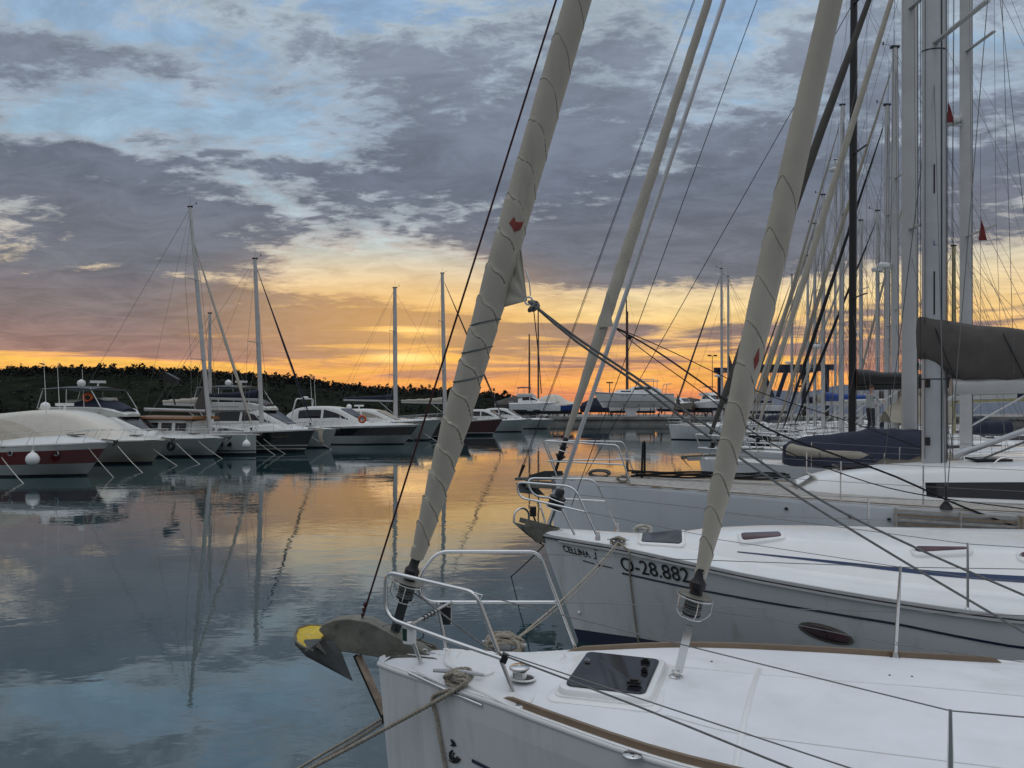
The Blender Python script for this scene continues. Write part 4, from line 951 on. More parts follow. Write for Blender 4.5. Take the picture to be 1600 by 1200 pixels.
# covered boats
def covered(px, d, ang, lift_, L, B, hm_, cvm, label, hgt=1.6, stripe=None):
    f_ = ashore(px, d, ang, lift_); r = root('covered_boat', label, 'motor boat', f_.o, f_.a); b = B/2
    H = Hull(f_, L, [(0,.06),(L*.08,b*.45),(L*.2,b*.8),(L*.4,b),(L*.8,b),(L,b*.9)], [(0,1.7),(L*.4,1.35),(L,1.25)], rake=1.3, zb=-.3, k=1.3); H.build(r, [(-.3,0,1),(0,.2,0),(0,1,0)], [hm_, antif], 14); H.deck(r, gel, 10)
    S = House(f_, [(.3,.25,.1,1.85,1.5),(L*.2,b*.8,b*.3,2.1,1.3),(L*.42,b*1.03,b*.45,1.4+hgt,1.2),(L*.6,b*1.04,b*.5,1.35+hgt,1.15),(L*.97,b*.95,b*.6,1.9,1.1)], .35); o = S.build(r, cvm, 16, 'canvas_cover', 60)
    for v in o.data.vertices: v.co.z += .12*mnoise.noise(v.co*.8)
    props(f_, L, B, 'dark steel stand propping a boat ashore on the quay', 3); return r
covered(905, 156, 176, .9, 10.5, 3.4, bluep, cream, 'boat ashore with a blue hull under a cream canvas cover', 2.0)
covered(852, 166, 172, 1.2, 11, 3.6, canvg, canvg, 'boat ashore wrapped in a grey canvas cover, beside the blue hulled one', 1.7)
covered(1020, 182, 15, 1.2, 12, 3.8, hullw, canvb, 'boat ashore under a beige cover, behind the motor sailer', 1.6)
covered(1052, 168, 20, 1.0, 9, 3.2, redh, canvg, 'small boat ashore with a red hull and grey cover beside the motor sailer', 1.5)
covered(1168, 176, 165, 1.4, 11, 3.6, hullw, canvg, 'boat ashore with a white hull and grey cover behind the travel lift', 1.6)
covered(968, 176, 160, 1.0, 9, 3.2, navyp, navy, 'boat ashore under a navy cover, half hidden by the bare forestays', 1.8)
fM, _ = ashore(1080, 158, 0, 1.7), 0
fN = Frame(Q(872, HY, 150).x, 150, 176, QZ+1.2)
motor_yacht('white flybridge cruiser ashore at the left end of the quay, behind the bare forestays', fN, 9.5, 3.4, 1.6, 1.3, [hullw, antif], R3, 'fly', cab_h=1.3, rail=False, bim=blackp, rake=1.0, aerials=1); props(fN, 9, 3, 'dark steel stand propping a boat ashore on the quay', 2)
fM = Frame(Q(1082, HY, 155).x, 155, 100, QZ+1.3)
motor_yacht('white motor boat ashore facing the water with a dark canopy top', fM, 8.5, 3.2, 1.5, 1.2, [beigeh, antif], R3, 'coupe', cab_h=1.1, rail=False, bim=None, rake=.8); props(fM, 8, 3, 'dark steel stand propping a boat ashore on the quay', 2)
fM2 = Frame(Q(1135, HY, 150).x, 150, 110, QZ+1.6)
motor_yacht('grey motor boat ashore under the travel lift with aerials', fM2, 9, 3.3, 1.6, 1.3, [hullw, antif], R3, 'fly', cab_h=1.2, rail=False, bim=blackp, rake=.8, aerials=2); props(fM2, 8, 3, 'dark steel stand propping a boat ashore on the quay', 2)
# travel lift
tl = root('travel_lift', 'dark blue travel lift gantry for hauling boats, standing on the quay', 'boat lift', V((Q(1210, HY, 160).x, 160, QZ)))
xa, xb = Q(1143, 0, 158).x, Q(1282, 0, 158).x; xm = Q(1207, 0, 158).x; zt_ = zt(575, 158)
for y in (155, 167):
    for x in (xa, xb):
        mb = MB(); mb.bar((x, y, QZ+.9), (x, y, zt_), .8, .8, (0,1,0)); obj('leg', mb, lift, tl, 30)
        mb = MB(); mb.lathe((x-.3, y, QZ+.75), (1,0,0), [(0,.75),(.6,.75)], 16); obj('wheel', mb, blackp, tl, 40)
    mb = MB(); mb.bar((xa-1.2, y, zt_), (xb+1.5, y, zt_), 1.0, 1.1); mb.bar((xm-1.0,y,zt_-6),(xm-3.2,y,zt_), .7,.7,(0,1,0)); mb.bar((xm,y,zt_-6),(xm+2,y,zt_), .7,.7,(0,1,0)); obj('top_beam', mb, lift, tl, 30)
for x in (xa, xb): mb = MB(); mb.bar((x, 155, zt_-.2), (x, 167, zt_-.2), .7, .8); obj('cross_beam', mb, lift, tl, 30)
for k in range(4): mb = MB(); x = lerp(xa+2, xb-2, k/3); mb.box((x, 154.3, zt_+.1), (1.0,.5,.8)); mb.tube([(x,154.3,zt_),(x,154.3,zt_-5)], .05, 5); obj('hoist_winch', mb, blackp, tl, 30)
# lamp posts on the quay
for (px, py, d, lab) in ((1113, 556, 160, 'tall lamp post with two heads left of the travel lift'), (1256, 604, 120, 'dark post with a round lamp among the mast forest')):
    p = Q(px, HY, d); t = root('lamp_post', lab, 'lamp post', (p.x, p.y, QZ if d > 146 else 0)); top = zt(py, d)
    mb = MB(); mb.tube([(p.x, p.y, QZ if d > 146 else 0), (p.x, p.y, top)], [.11,.06], 8); obj('pole', mb, blackp, t, 60)
    for sd_ in (-1, 1): mb = MB(); mb.box((p.x+sd_*.6, p.y, top+.05), (.7,.45,.28)); mb.tube([(p.x,p.y,top-.1),(p.x+sd_*.4,p.y,top)], .04, 5); obj('lamp_head', mb, blackp, t, 30)
# thin distant masts over the quay
for (px, top, d, lab) in ((827, 530, 150, 'small sloop ashore with a bare mast, left of the clew ropes'), (841, 492, 158, 'bare mast boat ashore just right of the small sloop'), (979, 455, 165, 'bare mast boat ashore behind the sailing boat on its keel'), (1180, 470, 150, 'bare mast boat ashore below the travel lift')):
    p = Q(px, HY, d); f_ = Frame(p.x-4, p.y, 3, QZ+1.0); sail_boat(lab, f_, 10, 3.2, 1.3, 1.1, [hullw, antif], None, gel, 4.0, zt(top, d)-QZ-1.6, .2, tbrown, 0, None, .1, None, None, 1.8, wr=.014, spreaders=1, anchor=False, cab=True, group='bare boats ashore'); props(f_, 10, 3, 'dark steel stand propping a boat ashore on the quay', 2)

# two small courtesy flags high in the rigging
for (px, py, d, lab) in ((1481, 175, 21, 'small dark red pennant high in the rigging beside the biggest mast'), (1532, 358, 20, 'small dark red pennant on the rigging right of the broad grey masts')):
    p = Q(px, py, d); t = root('pennant', lab, 'flag', p); mb = MB()
    mb.grid([[p+V((.015+.16*u*k+.02*math.sin(u*5), .03*math.sin(u*4+k), .32-.62*u)) for k in (-.3,0,.5,1)] for u in [i/8 for i in range(9)]]); obj('cloth', mb, redc, t, 60)
    mb = MB(); mb.tube([p+V((0,0,-6)), p+V((0,0,2.5))], .005, 5); obj('flag_halyard', mb, wire, t)
# ------------------------------------------------------------------ C: third near boat, teak deck, big mast
fC = Frame(.765, 14.8, RANG)
rC = root('sailing_yacht', 'white yacht with teak foredeck, very broad mast and dark grey sail cover', 'sailing boat', fC.o, fC.a)
HC = Hull(fC, 16, [(0,.06),(.5,.33),(1,.58),(2,1.0),(3.8,1.46),(5.8,1.82),(7.3,2.0),(10,2.2),(16,1.75)], [(0,1.60),(2,1.55),(3.8,1.485),(5.8,1.42),(7.3,1.38),(11,1.33),(16,1.36)], rake=.10, flb=.75)
HC.build(rC, [(-.4,0,1),(.04,0,1),(.10,0,0),(0,.955,0),(0,.975,2),(0,1,0)], [hullc, navyp, hullw], 30)
HC.deck(rC, teakc, 24, .05)
for sd_ in (-1, 1): HC.edge(rC, teak, sd_, .05, 15.5, .05, .035, .0, 'toe_rail', 40, False)
mb = MB()
for k in range(-9, 10):
    q = [HC.dp(a, k*.11, .003, .05) for a in [1.2+.6*i for i in range(20)] if abs(k*.11) < HC.w(a)-.1]
    if len(q) > 1: mb.grid([[p-fC.ay*.004, p+fC.ay*.004] for p in q])
obj('deck_caulking', mb, ropeb, rC)
CC = House(fC, [(4.45,.34,.22,1.60,1.5),(4.75,.62,.48,1.70,1.47),(5.3,.78,.62,1.82,1.45),(6.5,.98,.8,1.92,1.42),(8,1.12,.92,2.00,1.4),(10.5,1.2,.98,2.1,1.37)], .09, .04)
cC = CC.build(rC, gel, 30)
mb = MB(); mb.grid([[fC(a, k*w_, z) for k in (-1,-.6,0,.6,1)] for a, w_, z in ((4.42,.36,1.545),(4.74,.46,1.735))]); obj('windscreen_frame', mb, cream, cC)
mb = MB(); mb.grid([[fC(a, k*w_, z) for k in (-1,-.6,0,.6,1)] for a, w_, z in ((4.44,.30,1.562),(4.70,.39,1.728))]); obj('windscreen', mb, glass, cC)
for sd_ in (-1, 1):
    CC.window(cC, glass, sd_, 6.35, 10.4, .10, .62, n=20, taper=.15)
vs, fs = text_pts('63', .11); mb = MB(); mb.add([CC.side(8.05+x, .22+y*1.6, -1, .012) for x, y, _ in vs], fs); obj('window_mark', mb, gel, cC)
for a in (5.4, 7.6):
    mb = MB(); mb.box(fC(a, 0, CC.sec(a)[2]+.065), (.55,.55,.04), Matrix.Rotation(fC.a,3,'Z')); obj('hatch', mb, smoke, rC, 30)
for sd_ in (-1, 1):
    mb = MB(); mb.tube(fillet([fC(7.4, sd_*.75, 2.0), fC(7.5, sd_*.75, 2.12), fC(9.8, sd_*.8, 2.22), fC(9.9, sd_*.8, 2.08)], .08), .014, 6); obj('grab_rail', mb, steel, cC, 60)
bow_pulpit(rC, HC, .70, 1.55, .015, .15)
rails(rC, HC, -1, [3.2,4.9,6.05,8.0,10], .64, .014, .004, 2, .05); rails(rC, HC, 1, [3.2,4.9,6.4,8.4,10.4], .64, .014, .004, 2, .05)
for px, py in ((1228,795),(1329,807),(1389,812)):
    a, z = hull_px(HC, -1, px, py, .6, 1.4, 9); mb = MB(); mb.lathe(HC.pt(a, z, -1), -fC.ay, [(-.02,.028),(.012,.028),(.012,.016)], 10); obj('skin_fitting', mb, blackp, rC, 40)
# mast, boom, sail pack
moC, pmC, fsC = mast(rC, fC(6.74, 0, 1.95), 19.5, .19, alu, .0, fC, 3, 1.35, 2.05, sp_m=alud, sp_frac=[.375,.62,.83])
mb = MB()
for k in (-1, 1): mb.bar(pmC(0)+fC.ax*.10+fC.ay*k*.083, pmC(1)+fC.ax*.10+fC.ay*k*.083, .02, .012)
obj('mast_groove', mb, galvd, moC)
for zz, l in ((4.92,.75),(4.1,.45),(6.9,.5)):
    mb = MB(); mb.box(fC(6.72, -.094, zz), (.022,.014,l), Matrix.Rotation(fC.a,3,'Z')); obj('halyard_exit', mb, blackp, moC)
for zz in (3.35, 2.35):
    mb = MB(); mb.box(fC(6.60, -.15, zz), (.06,.07,.14), Matrix.Rotation(fC.a,3,'Z')); obj('halyard_block', mb, blackp, moC, 30)
for zz in (3.42, 9.15):
    mb = MB(); mb.grid([[fC(6.74+.199*math.cos(2*pi*k/20), .099*math.sin(2*pi*k/20), zz+d_) for k in range(20)] for d_ in (0,.02)], True); obj('mast_band', mb, blackp, moC)
vs, fs = text_pts('L', .12); mb = MB(); mb.add([fC(6.70+x, -.102, 5.75+y) for x, y, _ in vs], fs); obj('mast_mark', mb, bluep, moC)
mb = MB()
for k, (x, o_) in enumerate([(6.50,-.10),(6.56,-.13),(6.92,-.12),(7.02,-.05)]): mb.tube([fC(x, o_, 2.05), fC(x+.01*k, o_, 17)], .006, 4)
obj('halyard', mb, dwire, moC)
g0, g1 = fC(7.02, 0, 3.30), fC(12.2, 0, 3.42)
mb = MB(); mb.tube([g0, g1], .115, 12, True, 1.25); boC = obj('boom', mb, alud, rC, 50)
rws = []
for i in range(25):
    t = i/24; a = lerp(6.50, 12.0, t); top = lerp(4.52, 3.85, t**.8)+.02*math.sin(i*1.3); bot = lerp(3.82, 3.42, min(1, t*9)); wd_ = lerp(.16, .27, min(1, t*6))*(1-.35*t)
    rws.append([fC(a, wd_*math.copysign(abs(math.cos(th))**.7, math.cos(th))*(1 if math.sin(th) < -.2 else lerp(.98, lerp(1.0, .30, min(1, max(0, t-.08)*6)), (math.sin(th)+.2)/1.2))+.035*mnoise.noise(V((a*2, th, 0))), (top+bot)/2+(top-bot)/2*math.sin(th)+.04*mnoise.noise(V((a*3, th*2, 5)))+.02*math.sin(a*9+th*2)*(1 if math.sin(th) < .5 else 0)) for th in [2*pi*q/18 for q in range(18)]])
mb = MB(); mb.grid(rws, True, True); scC = obj('sail_cover', mb, canvg, boC, 70)
for k in range(5):
    mb = MB(); a = 7.0+k*1.05; mb.tube([fC(a, -.285, 3.42), fC(a-.15, -.27, 3.8), fC(a-.28, -.16, 4.30-.1*k)], .010, 4); obj('cover_seam', mb, blackp, scC)
mb = MB(); mb.tube([fC(7.08, 0, 2.10), fC(9.9, 0, 3.25)], .05, 10); mb.tube([fC(7.05,0,2.1), fC(7.35,0,2.22)], .062, 8); obj('boom_vang', mb, alu, rC, 50)
mb = MB(); mb.tube([fC(7.3, -.1, 1.98), fC(10.2, -.1, 3.3)], .018, 6); obj('vang_tackle', mb, ropeg, rC)
for k, (a, tt, b, bt, zz) in enumerate([(7.9,-.25,7.7,-.25,10.5),(8.3,-.3,7.2,-.3,14.5),(9.0,-.3,7.3,-.2,15)]): wires(rC, 'lazy_jack', [(fC(a, tt, 3.5), fC(b, bt, zz))], .005, wire)
for sd_ in (-1, 1):
    cp = fC(6.35, sd_*(HC.w(6.3)-.03), HC.z(6.3)+.03)
    tip = pmC(fsC[0])+fC.ay*sd_*1.35*(1.1-.35*fsC[0])+fC.ax*1.35*.28+V((0,0,.05)); tip2 = pmC(fsC[1])+fC.ay*sd_*1.35*(1.1-.35*fsC[1])+fC.ax*1.35*.28+V((0,0,.05))
    wires(rC, 'shroud', [(cp, tip), (tip, tip2), (tip, pmC(fsC[1])), (tip2, pmC(.97))], .007, wire); wires(rC, 'lower_shroud', [(cp, pmC(fsC[0]-.02))], .007, wire)
    mb = MB(); mb.lathe(cp-V((0,0,.05)), (0,0,1), [(0,.10),(.05,.085),(.12,.03),(.16,.02),(.34,.02),(.36,.012)], 12); obj('shroud_boot', mb, blackp, rC, 40)
# forestay with rolled genoa
sb = fC(.55, 0, 1.72); sdir = (V(Q(1105, 0, 14.0))-V(Q(868, 735, 14.7))); 
pt0 = fC.pl(866, 742, 0); pt1 = fC.pl(1107, 0, 0); up_ = (pt1-pt0).normalized(); ptT = pt0+up_*((17.2-pt0.z)/up_.z)
Lc = (ptT-pt0).length
furled(rC, pt0+up_*.72, ptT, [(0,.045),(.06,.078),(.12,.104),(.20,.120),(.30,.10),(.42,.085),(.6,.07),(1,.045)], canv, 30, 'furled_sail', 16, .10, 150, 40, .05, 3)
mb = MB(); mb.lathe(pt0, up_, [(0,.03),(.30,.03),(.32,.05),(.40,.11),(.42,.06),(.56,.06),(.58,.11),(.60,.05),(.75,.05),(.8,.03)], 14); fdC = obj('furling_drum', mb, blackp, rC, 40)
mb = MB(); mb.torus(pt0+up_*.5, up_, .14, .008, 16, 5); obj('drum_guard', mb, steel, fdC, 60)
for nm, a, b, r_, m_ in (('bow_stay',(811,744),(1084,0),.007,dwire),('bow_stay',(813,744),(1086,0),.005,dwire),('spinnaker_halyard',(915,742),(1262,130),.007,dwire)):
    q0, q1 = fC.pl(*a, .05), fC.pl(*b, .05); mb = MB(); mb.tube([q0, q0+(q1-q0)*1.2], r_, 5); obj(nm, mb, m_, rC, 60)
q0 = fC.pl(814.5, 736, .05); mb = MB(); mb.tube([q0-V((.05,0,.14)), q0+V((.05,0,.12))], [.02,.035], 8); obj('stay_adjuster', mb, blackp, rC, 50)
mb = MB(); mb.bar(fC.pl(806, 748, 0), fC.pl(880, 747, 0)+V((0,0,.0)), .22, .05); mb.bar(fC.pl(822, 756, -.1), fC.pl(905, 760, -.1), .02, .14); obj('bow_roller', mb, galv, rC, 30)
mb = MB(); mb.prism([fC.pl(*p, -.04) for p in ((820,752),(860,747),(880,742),(878,736),(850,736),(828,742))], fC.ay*.06); anC = obj('anchor', mb, galvd, rC, 30)
mb = MB(); mb.add([fC.pl(806,755,-.1), fC.pl(812,770,-.2), fC.pl(852,774,0), fC.pl(830,752,.15), fC.pl(822,762,-.02)], [(0,1,4),(1,2,4),(2,3,4),(3,0,4),(0,3,2,1)]); obj('fluke', mb, galvd, anC, 30)
# clew of the genoa and its sheets
cl0 = fC.pl(958, 510, -.12)
mb = MB(); mb.add([fC.pl(948,455,-.12), fC.pl(936,512,-.12), cl0, fC.pl(948,455,-.15), fC.pl(936,512,-.15), cl0-fC.ay*.02], [(0,1,2),(3,5,4),(0,2,5,3),(1,4,5,2),(0,3,4,1)]); obj('sail_clew', mb, canv, rC, 40)
def sheet(par, pts, r, m, name='sheet'): mb = MB(); mb.tube(dense(pts, .25), r, 6); return obj(name, mb, m, par, 60)
sheet(rC, [cl0, fC.pl(1020,545,-.5), fC.pl(1100,600,-1.0), fC.pl(1196,668,-1.55), fC.pl(1310,712,-1.75), fC.pl(1400,745,-1.85), fC.pl(1500,790,-1.95), fC.pl(1640,842,-2.0)], .016, ropeb)
sheet(rC, [cl0, fC.pl(1015,555,-.5), fC.pl(1095,612,-.9), fC.pl(1200,690,-1.4), fC.pl(1330,745,-1.75), fC.pl(1450,775,-1.85), fC.pl(1640,800,-1.95)], .009, ropeb)
sheet(rC, [cl0, fC.pl(1040,545,.6), fC.pl(1180,610,1.2), fC.pl(1330,660,1.6), fC.pl(1480,715,1.8)], .009, ropeb)
mb = MB(); q = fC.pl(984, 527, .2); mb.ball(q, .05, 8); obj('block', mb, blackp, rC, 60)
# gangway grating hung outside the rail
t = root('gangway', 'slatted wooden gangway hung along the rail of the teak decked yacht', 'gangway', fC(7, -2.1, 1.2), fC.a)
off = lambda a: -(HC.w(a)+.07)
for k in range(5):
    mb = MB(); z = 1.39-k*.068
    for i in range(14):
        a0, a1 = 5.62+i*.27, 5.62+(i+1)*.27
        mb.bar(fC(a0, off(a0), HC.z(a0)-.07-k*.068), fC(a1, off(a1), HC.z(a1)-.07-k*.068), .03, .036)
    obj('slat', mb, teak if k % 2 else teakc, t, 30)
for a in (5.64, 6.5, 7.25, 8.1, 8.9):
    mb = MB(); mb.bar(fC(a, off(a)-.02, HC.z(a)-.03), fC(a, off(a)-.02, HC.z(a)-.37), .025, .05); obj('cross_batten', mb, teakc, t, 30)
mb = MB(); mb.box(fC(7.42, off(7.42)-.03, HC.z(7.42)-.2), (.34,.02,.33), Matrix.Rotation(fC.a-.05,3,'Z')); obj('grip_panel', mb, teak, t, 30)
mb = MB()
for a0, a1 in ((5.85,7.15),(7.9,9.2)): mb.tube([fC(a0, off(a0)-.03, HC.z(a0)-.40), fC(a1, off(a1)-.03, HC.z(a1)-.40)], .022, 8)
obj('white_edge_tube', mb, gel, t, 50)
# hose and line on the teak deck
t = root('black_hose', 'black hose standing up from a coil on the teak foredeck', 'hose', fC(2.2, .3, 1.65)); mb = MB()
p0 = fC.pl(1004, 748, .3); mb.tube(dense([fC.pl(1015,748,.2), p0, fC.pl(1003,735,.3), fC.pl(1005,692,.3), fC.pl(1006.5,690,.32), fC.pl(1007.5,695,.35), fC.pl(1007,742,.35)], .04), .022, 8); obj('standing_hose', mb, ropeb, t, 60)
mb = MB()
for k in range(5): mb.tube(dense([fC(1.5+.35*i+.1*math.sin(i*3+k), .25+.18*math.sin(i*1.7+k*2), HC.dz(1.6,.2,.05)+.03+.022*k) for i in range(9)], .06), .02, 6)
obj('hose_coil', mb, ropeb, t, 60)
def bundle(name, label, c, sx_, sz_, r, n, seed, ax=V((1,0,0)), cat='rope', m=rope, group=None):
    """a rope made up round a cleat: crossing turns of real three-strand rope"""
    rr = random.Random(seed); t = root(name, label, cat, c); mb = MB(); ay = V((-ax.y, ax.x, 0))
    for k in range(n):
        a0 = rr.uniform(0, 6); pts = []
        s1, s2, tl = sx_*rr.uniform(.7,1), sz_*rr.uniform(.6,1), rr.uniform(-.5,.5)
        for i in range(11):
            a = a0+2*pi*i/10*1.03
            pts.append(V(c)+ax*(s1*math.cos(a)+tl*sz_*math.sin(a))+V((0,0,1))*(s2*math.sin(a)*.9+s2*.7)+ay*(.035*math.sin(a*2+k)+rr.uniform(-.01,.01)+.02*(k-n/2)/n*2))
        mb.strand_rope(pts, r)
    obj('rope_turns', mb, m, t, 70); return t
bundle('rope_coil', 'small rope made up on a cleat at the bow of the teak decked yacht', HC.dp(1.4, -.55, .02), .12, .06, .011, 6, 4, fC.ax)
bundle('rope_coil', 'dark rope heap by the foredeck pulpit of the teak decked yacht', HC.dp(.9, .2, .0), .22, .08, .013, 7, 5, fC.ax, m=ropeg)

# ------------------------------------------------------------------ B: second boat, lettered hull
fB = Frame(.37, 9.75, RANG)
rB = root('sailing_yacht', 'white yacht lettered CELLINA I and O-28.882 on its bow', 'sailing boat', fB.o, fB.a)
HB = Hull(fB, 12, [(0,.05),(.5,.31),(.95,.50),(1.8,.97),(2.6,1.30),(3.6,1.72),(4.6,2.0),(7,2.05),(12,1.6)], [(0,1.33),(.95,1.285),(1.8,1.225),(2.6,1.15),(4.6,1.06),(8,1.0),(12,1.04)], rake=.62, flb=.92, k=1.45)
HB.build(rB, [(-.4,0,1),(.03,0,1),(.13,0,1),(.15,0,0),(0,1,0)], [hullw, navyp], 34)
HB.deck(rB, gel, 28, .09)
for sd_ in (-1, 1):
    HB.edge(rB, alud, sd_, .03, 11.5, .045, .028, .0, 'toe_rail', 40, False); HB.edge(rB, galvd, sd_, .03, 11.5, .012, .02, -.012, 'rail_groove', 40, False, .02); HB.edge(rB, alud, sd_, .25, 11.5, .022, .022, -.022, 'rub_rail', 40, False, .036)
CB = House(fB, [(1.55,.42,.34,1.315,1.27),(2.1,.60,.46,1.40,1.22),(3.0,.88,.64,1.45,1.14),(4.5,1.2,.88,1.44,1.04),(7.5,1.36,1.02,1.46,.98)], .16, .05)
cB = CB.build(rB, gel, 40, 'cabin', 50)
CB.window(cB, stripeb, -1, 2.35, 7.4, .36, .58, .004, 40, 'blue_stripe', taper=.8); CB.window(cB, stripeb, 1, 2.35, 7.4, .36, .58, .004, 40, 'blue_stripe', taper=.8)
def flat_hatch(par, fr, zf, a, t_, la, lt, m, rim, name='hatch', rot=0, h=.03, ang=0):
    """rounded hatch lying on a surface"""
    def rr(la, lt, r, z):
        out = []
        for cx, cy, a0 in ((1,1,0),(-1,1,90),(-1,-1,180),(1,-1,270)):
            for k in range(5):
                q = R(a0+k*22.5); x = cx*(la/2-r)+r*math.cos(q); y = cy*(lt/2-r)+r*math.sin(q)
                x, y = x*math.cos(ang)-y*math.sin(ang), x*math.sin(ang)+y*math.cos(ang)
                out.append(fr(a+x, t_+y, zf(a+x, t_+y)+z))
        return out
    mb = MB(); mb.grid([rr(la+.03, lt+.03, .06, -.02), rr(la+.03, lt+.03, .06, h*.7), rr(la+.012, lt+.012, .055, h), rr(la-.05, lt-.05, .04, h)], True, True); o = obj(name, mb, rim, par, 40)
    mb = MB(); mb.grid([rr(la-.05, lt-.05, .04, h-.004), rr(la-.05, lt-.05, .04, h+.006), rr(la-.06, lt-.06, .035, h+.009)], True, True); g_ = obj(name+'_pane', mb, m, o); return o, g_
def ray_surf(fr, zf, px, py, hi=1.9, lo=.9):
    z = hi
    while z > lo:
        q = fr.loc(P(px, py, z))
        if zf(q.x, q.y) >= z: return q
        z -= .004
    return q
zC = lambda a, t_: max(HB.dz(a, t_, .09), CB.topz(a, t_))
l0 = ray_surf(fB, zC, 1034, 846); l1 = ray_surf(fB, zC, 1189, 840); l2 = ray_surf(fB, zC, 1471, 862); l3 = ray_surf(fB, zC, 1640, 874)
flat_hatch(rB, fB, zC, l0.x, l0.y, .52, .46, smoke, gel); flat_hatch(rB, fB, zC, l1.x, l1.y, .48, .20, purple, gel, 'portlight'); flat_hatch(rB, fB, zC, l2.x, l2.y, .56, .10, purple, gel, 'portlight'); flat_hatch(rB, fB, zC, l3.x, l3.y, .56, .10, purple, gel, 'portlight')
# stripes and lettering
pts = [hull_px(HB, -1, px, py, .3, 1.3, 6) for px, py in ((972,895),(1080,919),(1200,941),(1400,974),(1600,1012))]
zs_ = [(p[0], p[1]) for p in pts]
HB.strip(rB, navyp, -1, zs_[0][0], 11, lambda a: interp(zs_+[(11, zs_[-1][1]-.02)], a)-.016, lambda a: interp(zs_+[(11, zs_[-1][1]-.02)], a)+.008, .004, 'hull_stripe', 50)
a0, z0 = hull_px(HB, -1, 881, 861, .6, 1.32, 3); a1, z1 = hull_px(HB, -1, 923, 872, .6, 1.32, 3)
hull_text(rB, HB, -1, 'CELLINA', blackp, a0, z0, a1, z1, .078, 'boat_name', shear=-.12, bold=.0025)
a0, z0 = hull_px(HB, -1, 927, 872, .6, 1.32, 3); a1, z1 = hull_px(HB, -1, 934, 874, .6, 1.32, 3)
hull_text(rB, HB, -1, 'I', blackp, a0+.01, z0, a1-.015, z1, .085, 'boat_name', shear=-.12)
mb = MB()
for px, py in ((930.5,859.5),(930,873)):
    a, z = hull_px(HB, -1, px, py, .6, 1.32, 3); mb.add([HB.pt(a+x, z+y-.12*x, -1, .0045) for x, y in ((-.022,-.005),(.022,-.005),(.022,.005),(-.022,.005))], [(0,1,2,3)])
obj('boat_name', mb, blackp, rB)
a0, z0 = hull_px(HB, -1, 973, 891, .4, 1.3, 3); a1, z1 = hull_px(HB, -1, 1079, 911, .4, 1.3, 4)
hull_text(rB, HB, -1, 'O-28.882', blackp, a0, z0, a1, z1, .165, 'registration_number', bold=.002)
mb = MB()
def hp(px, py, off=.004): a, z = hull_px(HB, -1, px, py, .4, 1.3, 4); return HB.pt(a, z, -1, off)
for q in (((911,875),(929,880.2),(929,882),(911,876.5)), ((940,882.5),(957.5,887),(957.5,888.5),(940,884.5)), ((932,876),(935.5,881.5),(938,889.5),(934.5,884)), ((930,883),(935,881.5),(940,883.3),(935,884.2))):
    mb.add([hp(*p) for p in q], [(0,1,2,3)])
obj('star_emblem', mb, blackp, rB)
a, z = hull_px(HB, -1, 1289, 990, .2, 1.1, 6)
for nm, (ra, rz_), m_, o_ in (('oval_port',(.25,.098),galv,.010),('port_glass',(.215,.070),purple,.016)):
    mb = MB(); mb.grid([[HB.pt(a+ra*k_*math.cos(2*pi*i/28), z+rz_*k_*math.sin(2*pi*i/28)-.03*math.cos(2*pi*i/28), -1, o__) for i in range(28)] for k_, o__ in ((1.0,-.01),(1.0,o_*.6),(.93,o_),(.02,o_))], True); po = obj(nm, mb, m_, rB if nm == 'oval_port' else po, 40)
a, z = hull_px(HB, -1, 905, 957, .2, 1.2, 3); mb = MB(); mb.ball(HB.pt(a, z, -1, .01), .022, 8); obj('skin_fitting', mb, gel, rB, 60)
# pulpit in two halves
T = lambda px, py, t_: fB.pl(px, py, t_)
rail_tube(rB, [[T(915,800,-.42), T(840,783,-.3), T(812,778,-.22), T(806,753,-.22), T(897,760,-.40), T(934,840,-.44)], [T(898,836,-.38), T(878,795,-.36)]], .0135, fr_=.13)
rail_tube(rB, [[T(945,783,.40), T(868,779,.3), T(832,775,.2), T(822,747,.2), T(930,749,.42), T(965,826,.50)], [T(852,817,.12), T(842,782,.22)]], .0135, fr_=.12)
for q in (T(934,840,-.44), T(965,826,.50)): mb = MB(); mb.lathe(q-V((0,0,.03)), (0,0,1), [(0,.035),(.05,.03),(.10,.018)], 10); obj('pulpit_foot', mb, steel, rB, 40)
rails(rB, HB, -1, [2.02,4.28,6.3], .62, .0125, .0035, 2, .06); rails(rB, HB, 1, [2.1,4.3,6.3], .62, .0125, .0035, 2, .06)
wires(rB, 'lifeline', [(T(903,773,-.42), HB.fr(2.02, -(HB.w(2.02)-.06), HB.dz(2.02, .9)+.61)), (T(915,800,-.42), HB.fr(2.02, -(HB.w(2.02)-.06), HB.dz(2.02, .9)+.31)), (T(936,760,.42), HB.fr(2.1, HB.w(2.1)-.06, HB.dz(2.1,.9)+.61))], .0035, wire)
# bare forestay foil with furling drum
b0 = T(848, 822, 0); b1_ = T(1131, 0, 0); ub = (T(1131,0,0)-T(872,778,0)).normalized(); bt = T(872,778,0)
mb = MB(); mb.tube([bt, bt+ub*14], .036, 10, True, .8); obj('forestay_foil', mb, alu, rB, 60)
mb = MB(); mb.lathe(bt-ub*.16, ub, [(0,.05),(.02,.10),(.05,.105),(.15,.10),(.17,.115),(.19,.06),(.26,.055),(.28,.04)], 18); dB = obj('furling_drum', mb, blackp, rB, 40)
mb = MB(); mb.tube([bt-ub*.16, bt-ub*.42], .03, 8); mb.tube([bt-ub*.42, bt-ub*.52], .018, 6); obj('stay_toggle', mb, steel, dB, 40)
mb = MB(); mb.torus(bt-ub*.02, ub, .13, .007, 18, 5); mb.torus(bt-ub*.14, ub, .12, .007, 18, 5); obj('drum_guard', mb, steel, dB, 60)
